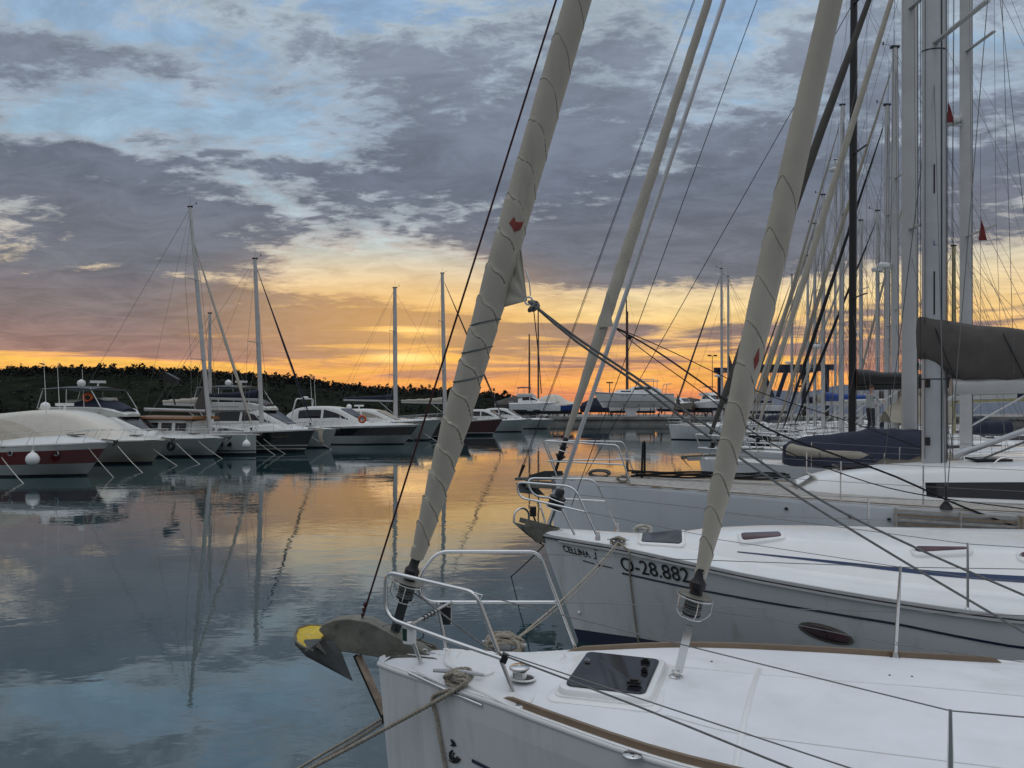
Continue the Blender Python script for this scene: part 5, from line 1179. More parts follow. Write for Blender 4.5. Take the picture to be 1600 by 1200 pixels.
q0, q1 = T(893, 790, .2), T(1183, 0, .2); mb = MB(); mb.tube([q0, q0+(q1-q0)*1.3], .005, 5); obj('spinnaker_halyard', mb, dwire, rB)
mB, pmB, fsB = mast(rB, fB(6.0, 0, 1.65), 15.5, .15, alu, .02, fB, 2, .9)
# bow roller and hoop anchor
mb = MB()
for tt in (-.07, .07): mb.prism([T(*p, tt) for p in ((818,828),(822,812),(850,820),(880,832),(945,838),(944,843),(880,846),(838,848))], fB.ay*.012)
mb.prism([T(*p, -.06) for p in ((828,818),(870,827),(940,838),(940,842),(866,833))], fB.ay*.12); obj('bow_roller', mb, galv, rB, 30)
mb = MB(); mb.bar(T(812,812,0), T(874,828,0), .03, .06); anB = obj('anchor', mb, galv, rB, 30)
mb = MB(); mb.add([T(800,815,0), T(822,835,-.17), T(850,854,0), T(828,822,.17), T(826,832,-.01)], [(0,1,4),(1,2,4),(2,3,4),(3,0,4),(0,3,2,1)]); obj('fluke', mb, galvd, anB, 30)
mb = MB(); mb.tube(dense([T(803,816,-.10), T(804,803,-.09), T(811,795,-.05), T(820,795,.05), T(826,802,.1), T(826,812,.12)], .03), .014, 8); obj('roll_bar', mb, steel, anB, 60)
mb = MB(); mb.box(T(833, 799, .05), (.08,.09,.12)); mb.tube([T(833,805,.05), T(838,818,.05)], .012, 6); obj('bow_light', mb, blackp, rB, 30)
# cleats with rope
for a, sd_ in ((1.0,-1),(1.25,1)):
    c = HB.dp(a, sd_*(HB.w(a)-.10), .05); mb = MB(); mb.tube([c-fB.ax*.13+V((0,0,.01)), c+fB.ax*.13+V((0,0,.01))], [.008,.008], 6); mb.box(c-V((0,0,.025)), (.08,.04,.05), Matrix.Rotation(fB.a,3,'Z')); obj('cleat', mb, alu, rB, 40)
bundle('rope_coil', 'rope made up on the near bow cleat of the lettered yacht', HB.dp(1.0, -(HB.w(1.0)-.10), .02), .09, .045, .010, 6, 11, fB.ax)
bundle('rope_coil', 'pale rope bundle on the far bow cleat of the lettered yacht', HB.dp(1.25, HB.w(1.25)-.10, .02), .12, .065, .011, 7, 12, fB.ax, m=ropew)
cq = HB.dp(1.0, -(HB.w(1.0)-.05), .05)
t = root('rope_tail', 'rope tail hanging down the lettered bow across the registration number', 'rope', cq); mb = MB(); e_ = [hp(983,862,.03), hp(984,890,.025), hp(989,940,.025), hp(996,990,.03), hp(998,1003,.03)]; mb.strand_rope([cq]+e_, .011); obj('strands', mb, rope, t, 70)
# ------------------------------------------------------------------ A: nearest boat
fA = Frame(-.80, 4.77, -15.0); TA = lambda px, py, t_: fA.pl(px, py, t_)
rA = root('sailing_yacht', 'nearest white yacht with tan toe rails and yellow anchor', 'sailing boat', fA.o, fA.a)
HA = Hull(fA, 12.2, [(0,.07),(.15,.145),(.5,.285),(.84,.425),(1.1,.565),(1.8,.89),(2.6,1.06),(3.35,1.15),(3.9,1.24),(6,1.7),(9,1.85),(12.2,1.5)], [(0,1.36),(.8,1.335),(1.8,1.32),(3.4,1.29),(5,1.26),(8,1.2),(12.2,1.22)], rake=.16, flb=.85, k=1.5)
HA.build(rA, [(-.4,0,1),(.05,0,1),(.14,0,1),(.16,0,0),(0,.88,0),(0,.97,0),(0,1,0)], [hullw, navyp], 60)
HA.deck(rA, deckg, 60, .085, inset=.004)
# rounded gunwale
for sd_ in (-1, 1):
    mb = MB(); mb.tube([HA.fr(a, sd_*(HA.w(a)-.016), HA.z(a)-.020) for a in HA.stations(70)], .022, 10); obj('gunwale', mb, gel, rA, 60)
HA.edge(rA, tan, -1, .76, 12, .030, .050, .030, 'toe_rail', 60); HA.edge(rA, tan, 1, 1.02, 3.78, .030, .050, .030, 'toe_rail', 40); HA.edge(rA, tan, 1, 3.86, 12, .030, .050, .030, 'toe_rail', 40)
dA = lambda a, t_, up=0: HA.dp(a, t_, up, .085)
zA = lambda a, t_: HA.dz(a, t_, .085)
# steel rubbing strip below the near gunwale
mb = MB(); q = [hull_px(HA, -1, px, py, 1.0, 1.36, 2.5) for px, py in ((640,1051),(668,1064),(700,1079),(730,1092),(754,1102))]
mb.tube([HA.pt(a, z, -1, .004) for a, z in q], .010, 8, True, 1.0); mb.tube([HA.pt(a, z+.022, -1, .004) for a, z in q], .005, 6); obj('chafe_strip', mb, steel, rA, 60)
# anchor locker lid: a raised panel with rounded corners
def panel(pts, h, inset, m, name, rr=.06, par=rA):
    c = sum((V(p) for p in pts), V())/len(pts)
    base = fillet([V(pts[-1]).lerp(V(pts[0]), .5)]+[V(p) for p in pts]+[V(pts[-1]).lerp(V(pts[0]), .5)], rr, 5)[:-1]
    L_ = [fA.loc(p) for p in base]; cl_ = fA.loc(c); rows = []
    for k, up in ((1.0,-.01),(1.0,h*.6),(1-inset*.6,h),(1-inset,h)): rows.append([fA(lerp(cl_.x, p.x, k), lerp(cl_.y, p.y, k), zA(p.x, p.y)+up) for p in L_])
    mb = MB(); mb.grid(rows, True, False); mb.add(rows[-1], [tuple(range(len(base)))]); return obj(name, mb, m, par, 35)
PZ = lambda px, py: P(px, py, 1.39)
panel([PZ(722,1023), PZ(888,1023), PZ(828,1088), PZ(806,1090), PZ(700,1050)], .014, .035, gel, 'locker_lid')
panel([PZ(700,1022), PZ(722,1022), PZ(775,1052), PZ(760,1056), PZ(692,1042)], .020, .14, gel, 'lid_moulding')
# capstan in its well
c = P(817, 1058, 1.405); lc = fA.loc(c); cz = zA(lc.x, lc.y)
mb = MB(); mb.grid([[fA(lc.x+r*math.cos(2*pi*k/24), lc.y+r*math.sin(2*pi*k/24)*.8, cz+z) for k in range(24)] for r, z in ((.074,.012),(.074,.019),(.066,.021),(.062,.0165))], True); wl = obj('capstan_well', mb, gel, rA, 40)
mb = MB(); mb.grid([[fA(lc.x+r*math.cos(2*pi*k/24), lc.y+r*math.sin(2*pi*k/24)*.8, cz+z) for k in range(24)] for r, z in ((.064,.0165),(.001,.0165))], True); obj('well_floor', mb, blackp, wl)
mb = MB(); mb.lathe(V(fA(lc.x-.02, lc.y, cz+.012)), (0,0,1), [(0,.046),(.02,.042),(.04,.040),(.05,.052),(.058,.060),(.066,.058),(.072,.045),(.074,.014),(.070,.012)], 28); obj('capstan', mb, steel, rA, 40)
# hatch
l = [fA.loc(P(px, py, 1.42)) for px, py in ((873,1072),(915,1023),(1051,1035),(1000,1091))]
la = ((l[3]-l[0]).length+(l[2]-l[1]).length)/2; lt = ((l[1]-l[0]).length+(l[2]-l[3]).length)/2; cx = sum(p.x for p in l)/4; cy = sum(p.y for p in l)/4
dv = (l[3]-l[0])+(l[2]-l[1]); an_ = math.atan2(dv.y, dv.x)
mb = MB(); flat_hatch(rA, fA, lambda a, t_: zA(a, t_)-.004, cx, cy, la+.10, lt+.08, gel, gel, 'hatch_plinth', h=.012, ang=an_)
ho, hg_ = flat_hatch(rA, fA, zA, cx, cy, la+.0, lt-.01, smoke, gel, 'hatch', h=.045, ang=an_)
Rz = Matrix.Rotation(fA.a+an_, 3, 'Z')
hl = lambda x, y: fA(cx+x*math.cos(an_)-y*math.sin(an_), cy+x*math.sin(an_)+y*math.cos(an_), zA(cx, cy)+.058)
for x, y, sx_, sy_ in ((la*.30,lt*.30,.05,.028),(la*.34,lt*.05,.035,.035),(la*.30,-lt*.30,.07,.05),(-la*.36,lt*.12,.03,.03)):
    mb = MB(); mb.box(hl(x, y), (sx_,sy_,.014), Rz); mb.box(hl(x, y)+V((0,0,.010)), (sx_*.6,sy_*.5,.012), Rz); obj('hatch_handle', mb, blackp if x > 0 else steel, ho, 30)
# smooth moulded bands between the non-skid panels
def band(pxs, w_, name='smooth_band', h=.0025):
    q = dense([PZ(*p) for p in pxs], .08); L_ = [fA.loc(p) for p in q]; mb = MB(); rows = []
    for i, p in enumerate(L_):
        d = (L_[min(i+1,len(L_)-1)]-L_[max(i-1,0)]); n = V((-d.y, d.x, 0)).normalized()*w_/2
        rows.append([fA((p+n*k).x, (p+n*k).y, zA((p+n*k).x, (p+n*k).y)+(h if abs(k) < 1 else .0)) for k in (-1,-.75,.75,1)])
    mb.grid(rows); obj(name, mb, gel, rA, 40)
band([(1187,1040),(1176,1075),(1163,1120),(1150,1170),(1142,1210)], .030); band([(1068,1042),(1180,1051),(1300,1058),(1450,1066),(1640,1080)], .012); band([(1040,1110),(1150,1134),(1320,1155),(1640,1190)], .012)
# deck filler
c = P(988, 1160, 1.37); lc = fA.loc(c); c = dA(lc.x, lc.y); mb = MB(); mb.lathe(c, (0,0,1), [(-.005,.046),(.004,.046),(.008,.040),(.009,.013),(.004,.011)], 28); fo_ = obj('deck_filler', mb, steel, rA, 40)
mb = MB(); mb.lathe(c, (0,0,1), [(.004,.010),(.0095,.010)], 12)
for k in range(3): a = k*2.1+.5; mb.lathe(c+V((math.cos(a)*.033, math.sin(a)*.033, 0)), (0,0,1), [(.004,.005),(.0095,.005)], 8)
obj('filler_screws', mb, blackp, fo_)
# pulpit halves
rail_tube(rA, [[TA(790,1031,-.38), TA(700,1000,-.30), TA(613,968,-.22), TA(602,950,-.2), TA(603,893,-.2), TA(744,926,-.36), TA(808,1099,-.345)], [TA(646,1003,-.16), TA(659,1040,-.12)]], .0125, fr_=.07)
rail_tube(rA, [[TA(872,941,.60), TA(760,941,.4), TA(672,941,.2), TA(655,930,.16), TA(657,897,.15), TA(683,862,.22), TA(842,862,.58), TA(900,1016,.585)], [TA(684,942,.2), TA(697,1014,.18)]], .0125, fr_=.07)
mb = MB(); mb.tube([TA(643,976,-.25), TA(705,941,.25)], .011, 8); pb = obj('pulpit_crossbar', mb, steel, rA, 60)
mb = MB()
for k in range(4): q = TA(643,976,-.25).lerp(TA(705,941,.25), .28+k*.08); mb.torus(q, TA(705,941,.25)-TA(643,976,-.25), .014, .004, 10, 5)
obj('lashing', mb, ropeg, pb, 60)
mb = MB(); q = TA(788,1028,-.375); mb.box(q, (.035,.05,.045), Matrix.Rotation(.4,3,'Y')); obj('rail_clamp', mb, blackp, rA, 30)
for q in (TA(808,1099,-.345), TA(900,1016,.585), TA(659,1040,-.12), TA(697,1014,.18)): mb = MB(); mb.lathe(q-V((0,0,.006)), (0,0,1), [(0,.022),(.008,.022),(.014,.015)], 10); obj('pulpit_foot', mb, steel, rA, 40)
# navigation lights
q = TA(640, 1001, -.20); mb = MB(); mb.lathe(q-V((0,0,.01)), (0,0,1), [(0,.040),(.095,.040),(.105,.036),(.118,.020),(.12,.005)], 20); nl = obj('navigation_light', mb, white, rA, 40)
mb = MB(); mb.grid([[q+V((.0415*math.cos(R(a)), .0415*math.sin(R(a)), z)) for a in range(195, 256, 10)] for z in (.008,.080)]); obj('lens', mb, lens, nl, 40)
mb = MB(); mb.tube(dense([q+V((.04,0,.07)), q+V((.075,0,.06)), q+V((.08,0,.02)), q+V((.045,0,.0))], .015), .004, 6); obj('cable', mb, blackp, nl)
q = TA(697, 961, .22); mb = MB(); mb.box(q, (.055,.055,.11)); nl2 = obj('navigation_light', mb, blackp, rA, 30); mb = MB(); mb.tube([q+V((.035,-.03,-.045)), q+V((.035,-.03,.06)), q+V((0,-.03,.06))], .004, 5); obj('guard', mb, steel, nl2)
# stanchions and lifelines
b_ = dA(2.92, HA.w(2.92)-.075); fx = fA.loc(P(1406, 1034, 1.31))
sf = [fA(fx.x, HA.w(fx.x)-.085, HA.z(fx.x)), fA(5.4, HA.w(5.4)-.085, HA.z(5.4))]
sn = fA.loc(fA.pl(1485, 1109, -(HA.w(2.5)-.07))); snb = [fA(sn.x, sn.y, HA.z(sn.x)), fA(sn.x+2.2, -(HA.w(sn.x+2.2)-.07), HA.z(sn.x+2.2))]
tops_f = [TA(1407, 885, fA.loc(sf[0]).y), sf[1]+V((0,0,.62))]; tops_n = [fA(sn.x, sn.y, sn.z), snb[1]+V((0,0,.62))]
for b, t in list(zip(sf, tops_f))+list(zip(snb, tops_n)):
    mb = MB(); mb.tube([b-V((0,0,.01)), b.lerp(t, .5), t], [.0125,.0125,.0075], 10); so_ = obj('stanchion', mb, steel, rA, 60)
    mb = MB(); mb.lathe(b-V((0,0,.015)), (0,0,1), [(0,.040),(.012,.038),(.02,.022),(.05,.016)], 14); obj('stanchion_base', mb, steel, so_, 40)
wr_ = lambda nm, pts, r, m: (lambda mb: (mb.tube(pts, r, 6), obj(nm, mb, m, rA, 60)))(MB())
wr_('lifeline', [TA(848,866,.58), tops_f[0]-V((0,0,.005)), tops_f[1]], .0028, wire); wr_('lifeline', [TA(872,941,.60), sf[0].lerp(tops_f[0], .50), sf[1]+V((0,0,.31))], .0028, wire)
wr_('lifeline', [TA(748,929,-.36), tops_n[0]-V((0,0,.004)), tops_n[1]], .0030, wire); wr_('lifeline', [TA(790,1022,-.38), TA(1328,1200,-1.05), TA(1500,1256,-1.1)], .0034, wire)
wr_('furling_line', dense([TA(632,918,.0), TA(660,935,-.05), TA(760,1012,-.3), TA(792,1026,-.39), TA(1000,1105,-.75), TA(1243,1203,-1.02), TA(1400,1262,-1.1)], .2), .0050, ropeg)
wr_('furling_line', [TA(1066,950,0), TA(1200,967,.75), TA(1402,1008,1.0), TA(1640,1040,1.2)], .003, wire); wr_('guard_line', [TA(563,985,-.05), TA(640,970,0), TA(682,961,.1)], .0022, wire)
mb = MB(); mb.tube([TA(741,926,-.36), TA(754,930,-.37), TA(748,938,-.36)], .004, 6); obj('pelican_hook', mb, steel, rA)
# ------- forestay and the big rolled genoa
s0 = TA(617, 985, 0); s1 = TA(902, 0, 0); uA = (s1-s0).normalized(); sT = s0+uA*((16.6-s0.z)/uA.z); LA = (sT-s0).length
g0_ = TA(651, 872, 0); dg0 = (g0_-s0).length
def ff(px, py): return ((TA(px, py, 0)-s0).dot(uA)-dg0)/(LA-dg0)
prof = [(0,.042),(ff(662,830),.055),(ff(690,740),.073),(ff(715,640),.084),(ff(745,530),.082),(ff(785,400),.088),(ff(860,160),.081),(ff(902,0),.077),(.4,.07),(.7,.06),(1,.035)]
def rolled(par, a, b, prof, m, seed, name, wr_z, amp, seamm, n=28, step=.012, fall=3.2, logo=None):
    """hand-rolled sail: wraps close together low down, long slanting seams higher up"""
    a, b = V(a), V(b); L = (b-a).length; d = (b-a).normalized(); u = d.cross(V((0,1,0))).normalized(); w = d.cross(u)
    st = []; x = 0; lo_ = wr_z
    while x < fall+1.6: st.append(x); x += step
    while x < L: st.append(x); x += .25
    rows = []
    def rad(x, th):
        r = smi(prof, x/L); k = max(0, 1-x/fall); lo = wr_z
        ph = (x/lo*(1-.22*x/fall if x < fall else .78) - .42*math.cos(th-.6) + .17*mnoise.noise(V((x*1.3, math.cos(th), math.sin(th)+seed)))) % 1.0
        q = 1+amp*(.06+.94*k)*((ph**.8)-.6)
        q += .055*mnoise.noise(V((math.cos(th)*.9+seed, math.sin(th)*.9, x*.8)))+.012*mnoise.noise(V((math.cos(th)*3, math.sin(th)*3+seed, x*6)))
        sp = (th/(2*pi)+x*.23+seed*.1) % 1.0; q += .06*(sp if sp < .97 else (1-sp)/.03*.97)-.03   # free edge running up in a long spiral
        return r*q
    pt = lambda x, th, o=0: a+d*x+(u*math.cos(th)+w*math.sin(th))*(rad(x, th)+o)
    for x in st: rows.append([pt(x, 2*pi*k/n) for k in range(n)])
    mb = MB(); mb.grid(rows, True, True); o = obj(name, mb, m, par, 35)
    mb = MB(); K = 1                                  # the stitched edge of each wrap
    while True:
        c = []
        for j in range(33):
            th = 2*pi*j/32; s_ = K+.42*math.cos(th-.6)-.17*mnoise.noise(V((K*lo_*1.3, math.cos(th), math.sin(th)+seed)))
            aa = .22/fall; dd = 1-4*aa*wr_z*s_
            if dd < 0: c = None; break
            c.append((1-math.sqrt(dd))/(2*aa))
        if c is None or min(c) > fall*.99: break
        if min(c) > .02: mb.tube([pt(x-.004, 2*pi*j/32, -.0012) for j, x in enumerate(c)], .0034, 5, False)
        K += 1
    obj('wrap_seam', mb, seamm, o, 60); return o, pt
seamm_ = mat('sail_seam', (.27,.245,.20), .9, var=.2)
canv2 = mat('weathered_sail_cloth', (.46,.42,.35), .85, var=.06, vs=2.5, bump=.0022, bs=38, dirt=(.33,.30,.25), dirt_amt=.55, dscale=(9,9,1.1))
gA, ptA = rolled(rA, g0_, sT, prof, canv2, 1.0, 'furled_genoa', .155, .17, seamm_, fall=3.4)
xat = lambda px, py: (TA(px, py, 0)-g0_).dot(uA)
def mark(par, pt, x0, th0, poly, m, name, k=1.0, off=.004):
    mb = MB(); n = len(poly); r = .085
    c = (sum(p[0] for p in poly)/n, sum(p[1] for p in poly)/n); rings = []
    for f in (1, .6, .25): rings.append([pt(x0+lerp(c[1], p[1], f), th0+lerp(c[0], p[0], f)/r, off) for p in poly])
    mb.grid(rings, True, False); mb.add(rings[-1], [tuple(range(n))]); return obj(name, mb, m, par)
CROWN = [(-.050,-.002),(-.028,.052),(-.008,.018),(.048,.040),(.040,-.020),(.004,-.052)]
def facing(a, b, pt, x, side):  # angle on the roll that faces a point shifted sideways on the picture
    best = None
    for k in range(72):
        th = 2*pi*k/72; p = pt(x, th); px = 800+F*p.x/p.y; 
        if p.y > a.lerp(b, .2).y+.02 and False: continue
        if best is None: best = []
        best.append((px, th, p.y))
    lo = min(q[0] for q in best); hi = max(q[0] for q in best); mid = sorted(best, key=lambda q: q[2])[:36]
    return min(mid, key=lambda q: abs(q[0]-lerp(lo, hi, side)))[1]
x = xat(815, 357); th = facing(g0_, sT, ptA, x, .62); tsgn = 1 if (800+F*ptA(x, th+.1).x/ptA(x, th+.1).y) > (800+F*ptA(x, th).x/ptA(x, th).y) else -1
mark(gA, ptA, x, th, [(tsgn*p*.8, q*.8) for p, q in CROWN], redm, 'sail_mark')
# stitched bands round the roll
for px, py, tilt in ((755,503,.5),(741,545,.55),(728,590,.55)):
    x = xat(px, py); mb = MB(); mb.tube([ptA(x+.05*math.cos(2*pi*k/24-facing(g0_, sT, ptA, x, .0)-pi)*.9, 2*pi*k/24, .002) for k in range(25)], .005, 5, False); obj('stitched_band', mb, ropeg, gA)
# clew patch standing out of the roll, ring, knots and two sheets
cw = TA(826, 470, -.02)
def cloth_tri(par, p0, p1, p2, m, name, n=10):
    mb = MB(); rows = []
    for i in range(n+1):
        e0 = V(p0).lerp(V(p1), i/n); row = []
        for j in range(n+1):
            t = j/n; q = e0.lerp(V(p2), t**.9); q = q+fA.ay*(.012*math.sin(i*1.9)*(1-t)*math.sin(pi*min(1,t+.2))); row.append(q)
        rows.append(row)
    mb.grid(rows); mb.grid([[q+fA.ay*.006 for q in r] for r in rows]); return obj(name, mb, m, par, 60)
cloth_tri(gA, TA(814,388,-.0), TA(786,480,-.0), cw+V((-.01,0,.0)), canv2, 'clew_patch')
mb = MB(); mb.torus(cw, fA.ay, .022, .006, 16, 6); mb.tube(dense([TA(821,420,-.03), TA(827,440,-.03), TA(829,462,-.03)], .03), .004, 5); obj('clew_ring', mb, steel, gA, 60)
mb = MB(); kq = TA(834, 477, -.03)
for k in range(5): mb.torus(kq+V((rnd.uniform(-.015,.02), rnd.uniform(-.015,.015), rnd.uniform(-.03,.02))), V((rnd.uniform(-1,1), rnd.uniform(-1,1), rnd.uniform(-1,1))), .022, .0085, 12, 6)
obj('bowline_knot', mb, ropeg, gA, 60)
for pts, nm in (([kq, TA(900,533,.15), TA(1000,602,.45), TA(1080,663,.7), TA(1230,765,1.0), TA(1400,870,1.15), TA(1600,988,1.25), TA(1700,1046,1.3)], 'near one'), ([kq, TA(900,527,.2), TA(1000,594,.5), TA(1090,655,.75), TA(1280,780,1.15), TA(1440,860,1.3), TA(1600,930,1.45), TA(1700,974,1.5)], 'far one')):
    mb = MB(); mb.tube(dense(pts, .12), .0085, 8); obj('sheet', mb, ropeg, rA, 60)
wr_('sheet_tail', [kq-V((0,0,.03)), TA(842,560,.4), TA(846,615,.5)], .003, dwire)
# furling drum at the foot of the forestay
def drum(par, base, ax, k, name='furling_drum'):
    base = V(base); ax = V(ax); u = ax.cross(V((0,1,0))).normalized()
    mb = MB(); mb.lathe(base+ax*.20*k, ax, [(0,.030),(.012,.052),(.02,.052),(.024,.040),(.05,.040),(.054,.050),(.066,.050),(.07,.040),(.10,.040),(.104,.053),(.112,.053),(.118,.036),(.16,.034),(.165,.044),(.20,.046),(.22,.030),(.28,.026)], 24); d_ = obj(name, mb, blackp, par, 35)
    mb = MB()
    for q in range(5): mb.torus(base+ax*(.228+q*.0165)*k, ax, .044, .0075, 20, 6)
    obj('furling_rope', mb, ropeg, d_, 60)
    mb = MB(); mb.lathe(base+ax*.322*k, ax, [(0,.03),(.001,.094),(.006,.096),(.009,.09),(.010,.03)], 28); obj('guard_plate', mb, smoke if False else galv, d_, 40)
    mb = MB(); mb.torus(base+ax*.315*k, ax, .099, .004, 28, 6); mb.torus(base+ax*.20*k, ax, .062, .004, 24, 6)
    for q in range(5): a = q*1.257+.3; w_ = ax.cross(u); e = u*math.cos(a)+w_*math.sin(a); mb.tube(fillet([base+ax*.315*k+e*.099, base+ax*.235*k+e*.099, base+ax*.20*k+e*.062], .02, 4), .0032, 6)
    obj('guard_wire', mb, steel, d_, 60); return d_
drum(rA, s0, uA, 1.0)
mb = MB(); mb.bar(s0-uA*.02, s0+uA*.22, .055, .012, fA.ay); mb.bar(s0-uA*.02+fA.ay*.03, s0+uA*.20+fA.ay*.03, .045, .012, fA.ay); mb.tube([s0-fA.ay*.03+uA*.02, s0+fA.ay*.06+uA*.02], .012, 8); obj('stay_fork', mb, galvd, rA, 30)
mb = MB(); mb.tube([g0_-uA*.06, g0_+uA*.02], [.018,.034], 8); mb.tube([g0_-uA*.05-fA.ax*.03, g0_+uA*.03-fA.ax*.02], .008, 5); obj('tack_strap', mb, blackp, rA)
# ------- inner stay with rolled staysail
i0 = TA(1056, 1066, .02); i1 = TA(1298, 0, .0); uI = (i1-i0).normalized(); iT = i0+uI*13; h0 = TA(1094, 902, .01); 
xi = lambda px, py: (TA(px, py, 0)-h0).dot(uI)/((iT-h0).length)
profI = [(0,.034),(xi(1112,830),.047),(xi(1130,750),.058),(xi(1150,650),.065),(xi(1180,520),.069),(xi(1190,480),.072),(xi(1240,270),.066),(xi(1298,0),.058),(.55,.05),(1,.03)]
gI, ptI = rolled(rA, h0, iT, profI, canv2, 4.0, 'furled_staysail', .165, .15, seamm_, fall=2.2)
x = (TA(1181, 563, 0)-h0).dot(uI); th = facing(h0, iT, ptI, x, .78); tsgn = 1 if (800+F*ptI(x, th+.1).x/ptI(x, th+.1).y) > (800+F*ptI(x, th).x/ptI(x, th).y) else -1
mark(gI, ptI, x, th, [(tsgn*p*.7, q*.95) for p, q in ((-.030,.0),(-.004,.072),(.03,.0),(.004,-.062))], redm, 'sail_mark', off=.003)
dI = drum(rA, TA(1068, 1012, 0)-uI*.02, uI, 1.0, 'staysail_drum')
mb = MB(); e0 = TA(1060,1050,.01); e1 = TA(1077, 978, 0); mb.bar(e0, e1, .046, .010, fA.ay); mb.bar(e0+fA.ay*.02, e1+fA.ay*.02, .040, .008, fA.ay); mb.tube([i0, e0+uI*.03], .007, 8); mb.tube([e0-fA.ay*.015, e0+fA.ay*.03], .010, 8); obj('stay_link', mb, steel, rA, 30)
mb = MB(); li = fA.loc(i0); zz_ = dA(li.x, li.y); mb.lathe(zz_, (0,0,1), [(-.005,.042),(.006,.04),(.012,.026)], 18); mb.torus(zz_+V((0,0,.026)), fA.ay, .018, .006, 14, 6); mb.tube([zz_+V((.02,0,.02)), zz_+V((.035,0,.055))], .008, 6); obj('chain_plate', mb, steel, rA, 40)
# grey stay and dark halyard forward
q0, q1 = TA(567, 963, 0), TA(869, 0, 0); mb = MB(); mb.tube([q0, q0+(q1-q0)*1.6], .0062, 6); hk = obj('spinnaker_halyard', mb, roper, rA, 60)
mb = MB()
for k in range(3): mb.ball(TA(571-k*2.2, 945+k*8, 0), .015-.002*k, 8, 1.2)
mb.torus(TA(566,968,0), fA.ay, .012, .004, 12, 5); obj('snap_shackle', mb, roper, hk, 60)
# mast (outside the picture) that carries it all
mA, pmA, fsA = mast(rA, fA(5.2, 0, 1.30), 15.3, .16, alu, .0, fA, 2, .9)
# ------- bow fitting and anchor
pl_ = [(497,985),(503,976),(520,969),(545,966.5),(575,971),(603,985),(640,1006),(668,1023),(690,1030),(655,1034),(612,1031),(570,1024),(531,1018),(520,1003),(508,996)]
mb = MB(); mb.prism([TA(*p, -.055) for p in pl_], fA.ay*.11); anA = obj('anchor', mb, galv, rA, 30); bv = anA.modifiers.new('bevel', 'BEVEL'); bv.width = .007; bv.segments = 2; bv.limit_method = 'ANGLE'; bv.angle_limit = R(40)
anA['label'] = 'galvanised anchor with yellow painted heel'
mb = MB()
hc, hn, hf, tip = TA(505,998,0), TA(478,1018,-.20), TA(520,985,.20), TA(552,1065,0); hn2 = TA(461,1000,-.13)
mid = hc.lerp(tip, .45)+V((0,0,-.03))
mb.add([hc, hn2, hn, tip, hf, mid, hc-V((0,0,.02)), hn-V((0,0,.03)), hf-V((0,0,.03)), hn2-V((0,0,.03))], [(0,1,2),(0,2,5),(2,3,5),(0,5,4),(5,3,4),(6,7,9),(6,8,3),(6,3,7),(2,7,3),(4,3,8),(1,9,7,2)]); obj('fluke', mb, galvd, anA, 30)
yp = [(461,992,-.13),(466,981,-.02),(482,976.5,.10),(505,977,.13),(516,984,.10),(504,994,.02),(497,1004,-.04),(489,1017,-.14),(474,1011,-.18),(463,1003,-.17)]
mb = MB(); top_ = [TA(px, py, t_) for px, py, t_ in yp]; cc_ = sum(top_, V())/len(top_)+V((.01,0,-.03)); low_ = [q+V((.004,.004,-.018)) for q in top_]
mb.add(top_+[cc_]+low_+[cc_-V((0,0,.02))], [(i, (i+1)%10, 10) for i in range(10)]+[(11+i, 21, 11+(i+1)%10) for i in range(10)]+[(i, 11+i, 11+(i+1)%10, (i+1)%10) for i in range(10)]); obj('heel_plate', mb, yell, anA, 50)
mb = MB(); mb.tube([top_[i] for i in (7,8,9,0,1,2,3,4)], .008, 6); obj('heel_rim', mb, galv, anA, 60)
mb = MB(); mb.add([TA(497,1002,-.10), TA(511,1023,-.07), TA(493,1010,-.12), TA(500,1006,-.06)], [(0,1,3),(1,2,3),(0,2,1),(0,3,2)]); obj('heel_lug', mb, galv, anA)
mb = MB(); mb.lathe(TA(513,1006,-.058), -fA.ay, [(0,.010),(.006,.010)], 10); obj('shank_bolt', mb, steel, anA)
mb = MB()
for tt in (-.085, .075): mb.prism([TA(*p, tt) for p in ((583,975),(600,978),(640,994),(680,1008),(686,1016),(680,1022),(640,1016),(600,1000),(585,988))] if tt > 0 else [TA(*p, tt) for p in ((610,1026),(640,1024),(676,1028),(690,1032),(686,1036),(640,1040),(600,1034))], fA.ay*.010)
mb.prism([TA(*p, -.07) for p in ((600,1018),(684,1030),(684,1034),(604,1030))], fA.ay*.14); obj('bow_roller', mb, galv, rA, 30)
mb = MB()
for k in range(4): mb.bar(TA(612+k*4, 990+k*7, .06), TA(676+k*3, 1010+k*6, .06), .012, .008)
obj('roller_rails', mb, galv, rA)
mb = MB(); q0, q1 = TA(560, 1024, 0), TA(604, 1121, 0); mb.bar(q0, q1, .022, .045, fA.ay); bs_ = obj('bobstay', mb, woodp, rA, 30)
mb = MB(); mb.bar(q0-fA.ax*.022, q1-fA.ax*.022, .03, .012, fA.ay); mb.box(q1, (.05,.06,.05)); obj('bobstay_edge', mb, blackp, bs_, 30)
mb = MB()
for k in range(7): q = TA(657,1022,-.02).lerp(TA(694,1033,-.02), k/6)+V((0,0,.02)); mb.torus(q, V((0,1,.2)) if k % 2 else V((.2,.2,1)), .017, .0055, 12, 6)
obj('anchor_chain', mb, steel, rA, 60)
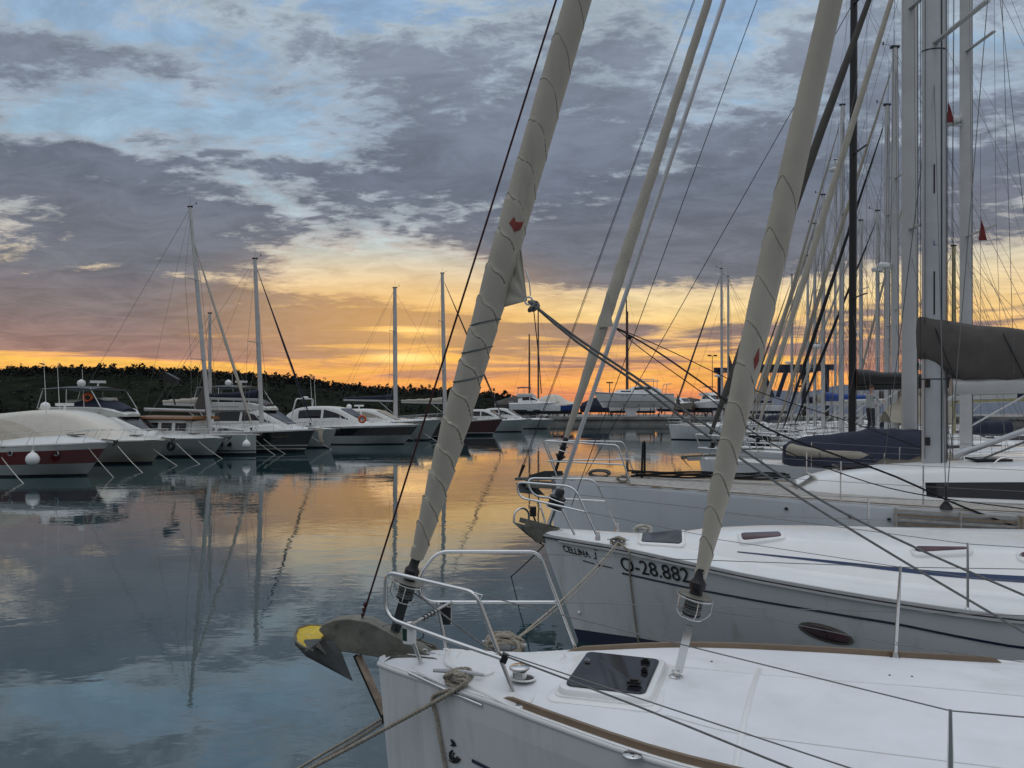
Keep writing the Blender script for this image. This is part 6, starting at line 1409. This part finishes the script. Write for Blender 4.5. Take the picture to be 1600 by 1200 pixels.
# ------- cleats and ropes
def cleat(px, py, t_, nm='cleat'):
    l_ = fA.loc(TA(px, py, t_)); c = dA(l_.x, t_, .0); mb = MB(); mb.box(c+V((0,0,.022)), (.09,.035,.045), Matrix.Rotation(fA.a+.12,3,'Z')); mb.tube([c-fA.ax*.15+V((0,0,.046)), c-fA.ax*.05+V((0,0,.052)), c+fA.ax*.05+V((0,0,.052)), c+fA.ax*.15+V((0,0,.046))], [.010,.014,.014,.010], 8); obj(nm, mb, alu, rA, 40); return c
c1 = cleat(716, 1070, -.26); c2 = cleat(788, 1003, .43)
bundle('rope_coil', 'beige rope knotted on the near bow cleat of the nearest yacht', c1+V((0,0,-.01)), .080, .048, .0105, 7, 21, fA.ax)
bundle('rope_coil', 'thick beige rope bundle on the far bow cleat of the nearest yacht', c2+V((0,0,-.01)), .125, .075, .0115, 13, 22, fA.ax)
e1 = V(Q(300, 1298, 5.29)); st_ = c1+V((-.03,-.02,.02)); ed = HA.pt(.62, HA.z(.62)-.0, -1, .012)
t = root('mooring_line', 'thick beige mooring rope from the near bow cleat down to the lower left', 'mooring line', ed, 0, 'mooring ropes of the nearest yacht'); mb = MB(); mb.strand_rope([st_, ed+V((0,0,.015)), ed.lerp(e1, .3), ed.lerp(e1, .65), e1], .0125); obj('strands', mb, rope, t, 70)
for k, (y0, lab) in enumerate(((1117,'beige mooring rope emerging behind the stem of the nearest yacht, upper one'),(1124,'beige mooring rope emerging behind the stem of the nearest yacht, lower one'))):
    q0 = fA(.35, .26, 1.22-.03*k); qm = V(Q(607, y0, 4.95)); e2 = V(Q(300+6*k, 1300+8*k, 5.5))
    t = root('mooring_line', lab, 'mooring line', q0, 0, 'mooring ropes of the nearest yacht'); mb = MB(); mb.strand_rope([q0, qm, qm.lerp(e2, .5), e2], .0105); obj('strands', mb, rope, t, 70)
t = root('rope_tail', 'beige rope tail hanging down the white bow beside the black emblem', 'rope', ed); hpA = lambda px, py, o: (lambda q: HA.pt(q[0], q[1], -1, o))(hull_px(HA, -1, px, py, .6, 1.36, 2.5))
mb = MB(); mb.strand_rope([st_, ed+V((.02,0,.02)), hpA(679,1086,.014), hpA(684,1120,.013), hpA(690,1160,.013), hpA(698,1200,.013), hpA(704,1236,.013)], .0115); obj('strands', mb, rope, t, 70)
# line between the bows
t = root('mooring_line', 'rope stretched from the far cleat of the nearest yacht to the lettered yacht', 'mooring line', c2); mb = MB(); mb.strand_rope(sag(c2+V((.03,0,.04)), cq, .05, 8), .009, step=.02); obj('strands', mb, rope, t, 70)
t = root('mooring_line', 'second thin rope beside the one stretched to the lettered yacht', 'mooring line', c2); mb = MB(); mb.tube(sag(c2+V((.05,.02,.05)), cq+V((.02,.05,-.02)), .09, 10), .006, 6); obj('strand', mb, rope, t, 70)
w0 = HB.pt(.15, 1.2, 1, .02); t = root('mooring_line', 'black mooring line from the lettered bow down into the water', 'mooring line', w0); mb = MB(); mb.tube(sag(fB(.1,.05,1.25), P(795, 895, 0)-V((0,0,.1)), .02, 8), .009, 6); obj('strand', mb, ropeb, t, 60)
# emblem and stripe on the near bow
def ribbon(pts, w_, m, name):
    q = [hull_px(HA, -1, px, py, .55, 1.36, 3) for px, py in pts]; mb = MB(); rows = []
    for i in range(len(q)):
        a, b = q[max(0, i-1)], q[min(len(q)-1, i+1)]; d = V((b[0]-a[0], b[1]-a[1])).normalized(); n = V((-d.y, d.x))*(w_[i] if isinstance(w_, list) else w_)
        rows.append([HA.pt(q[i][0]+n.x*k, q[i][1]+n.y*k, -1, .003) for k in (-1, 1)])
    mb.grid(rows); return obj(name, mb, m, rA)
arc = lambda cx, cy, r, a0, a1, n=14: [(cx+r*math.cos(R(lerp(a0,a1,k/n))), cy+r*1.15*math.sin(R(lerp(a0,a1,k/n)))) for k in range(n+1)]
ribbon([(703.5,1154.5),(706,1157.5),(709.5,1161.5),(711.5,1166)], [.002,.010,.014,.003], blackp, 'emblem'); ribbon([(712,1163),(706,1164.5),(703,1164)], [.008,.007,.001], blackp, 'emblem')
ribbon(arc(711.5,1179.5,7.5,-120,-330), [.004+.009*math.sin(pi*k/14) for k in range(15)], blackp, 'emblem'); ribbon(arc(711.5,1180.5,3.6,-100,-350), .004, blackp, 'emblem'); ribbon(arc(710.5,1179,11,-215,-330), .0035, blackp, 'emblem')
ribbon([(737,1188),(753,1196),(772,1205.5),(800,1219)], .011, navyp, 'hull_stripe')

# small things on the near foredeck: scuffs, screws, an eye and a drain
for k, (px, py) in enumerate(((756,1068),(763,1070),(1112,1030),(1390,1046),(1425,1047))):
    l_ = fA.loc(PZ(px, py)); mb = MB(); mb.lathe(dA(l_.x, l_.y, 0), (0,0,1), [(0,.007),(.004,.006)], 8); obj('deck_screw', mb, galvd, rA, 40)
l_ = fA.loc(PZ(812,1087)); mb = MB(); mb.box(dA(l_.x, l_.y, .015), (.035,.018,.006), Matrix.Rotation(fA.a,3,'Z')); obj('lid_latch', mb, steel, rA, 30)
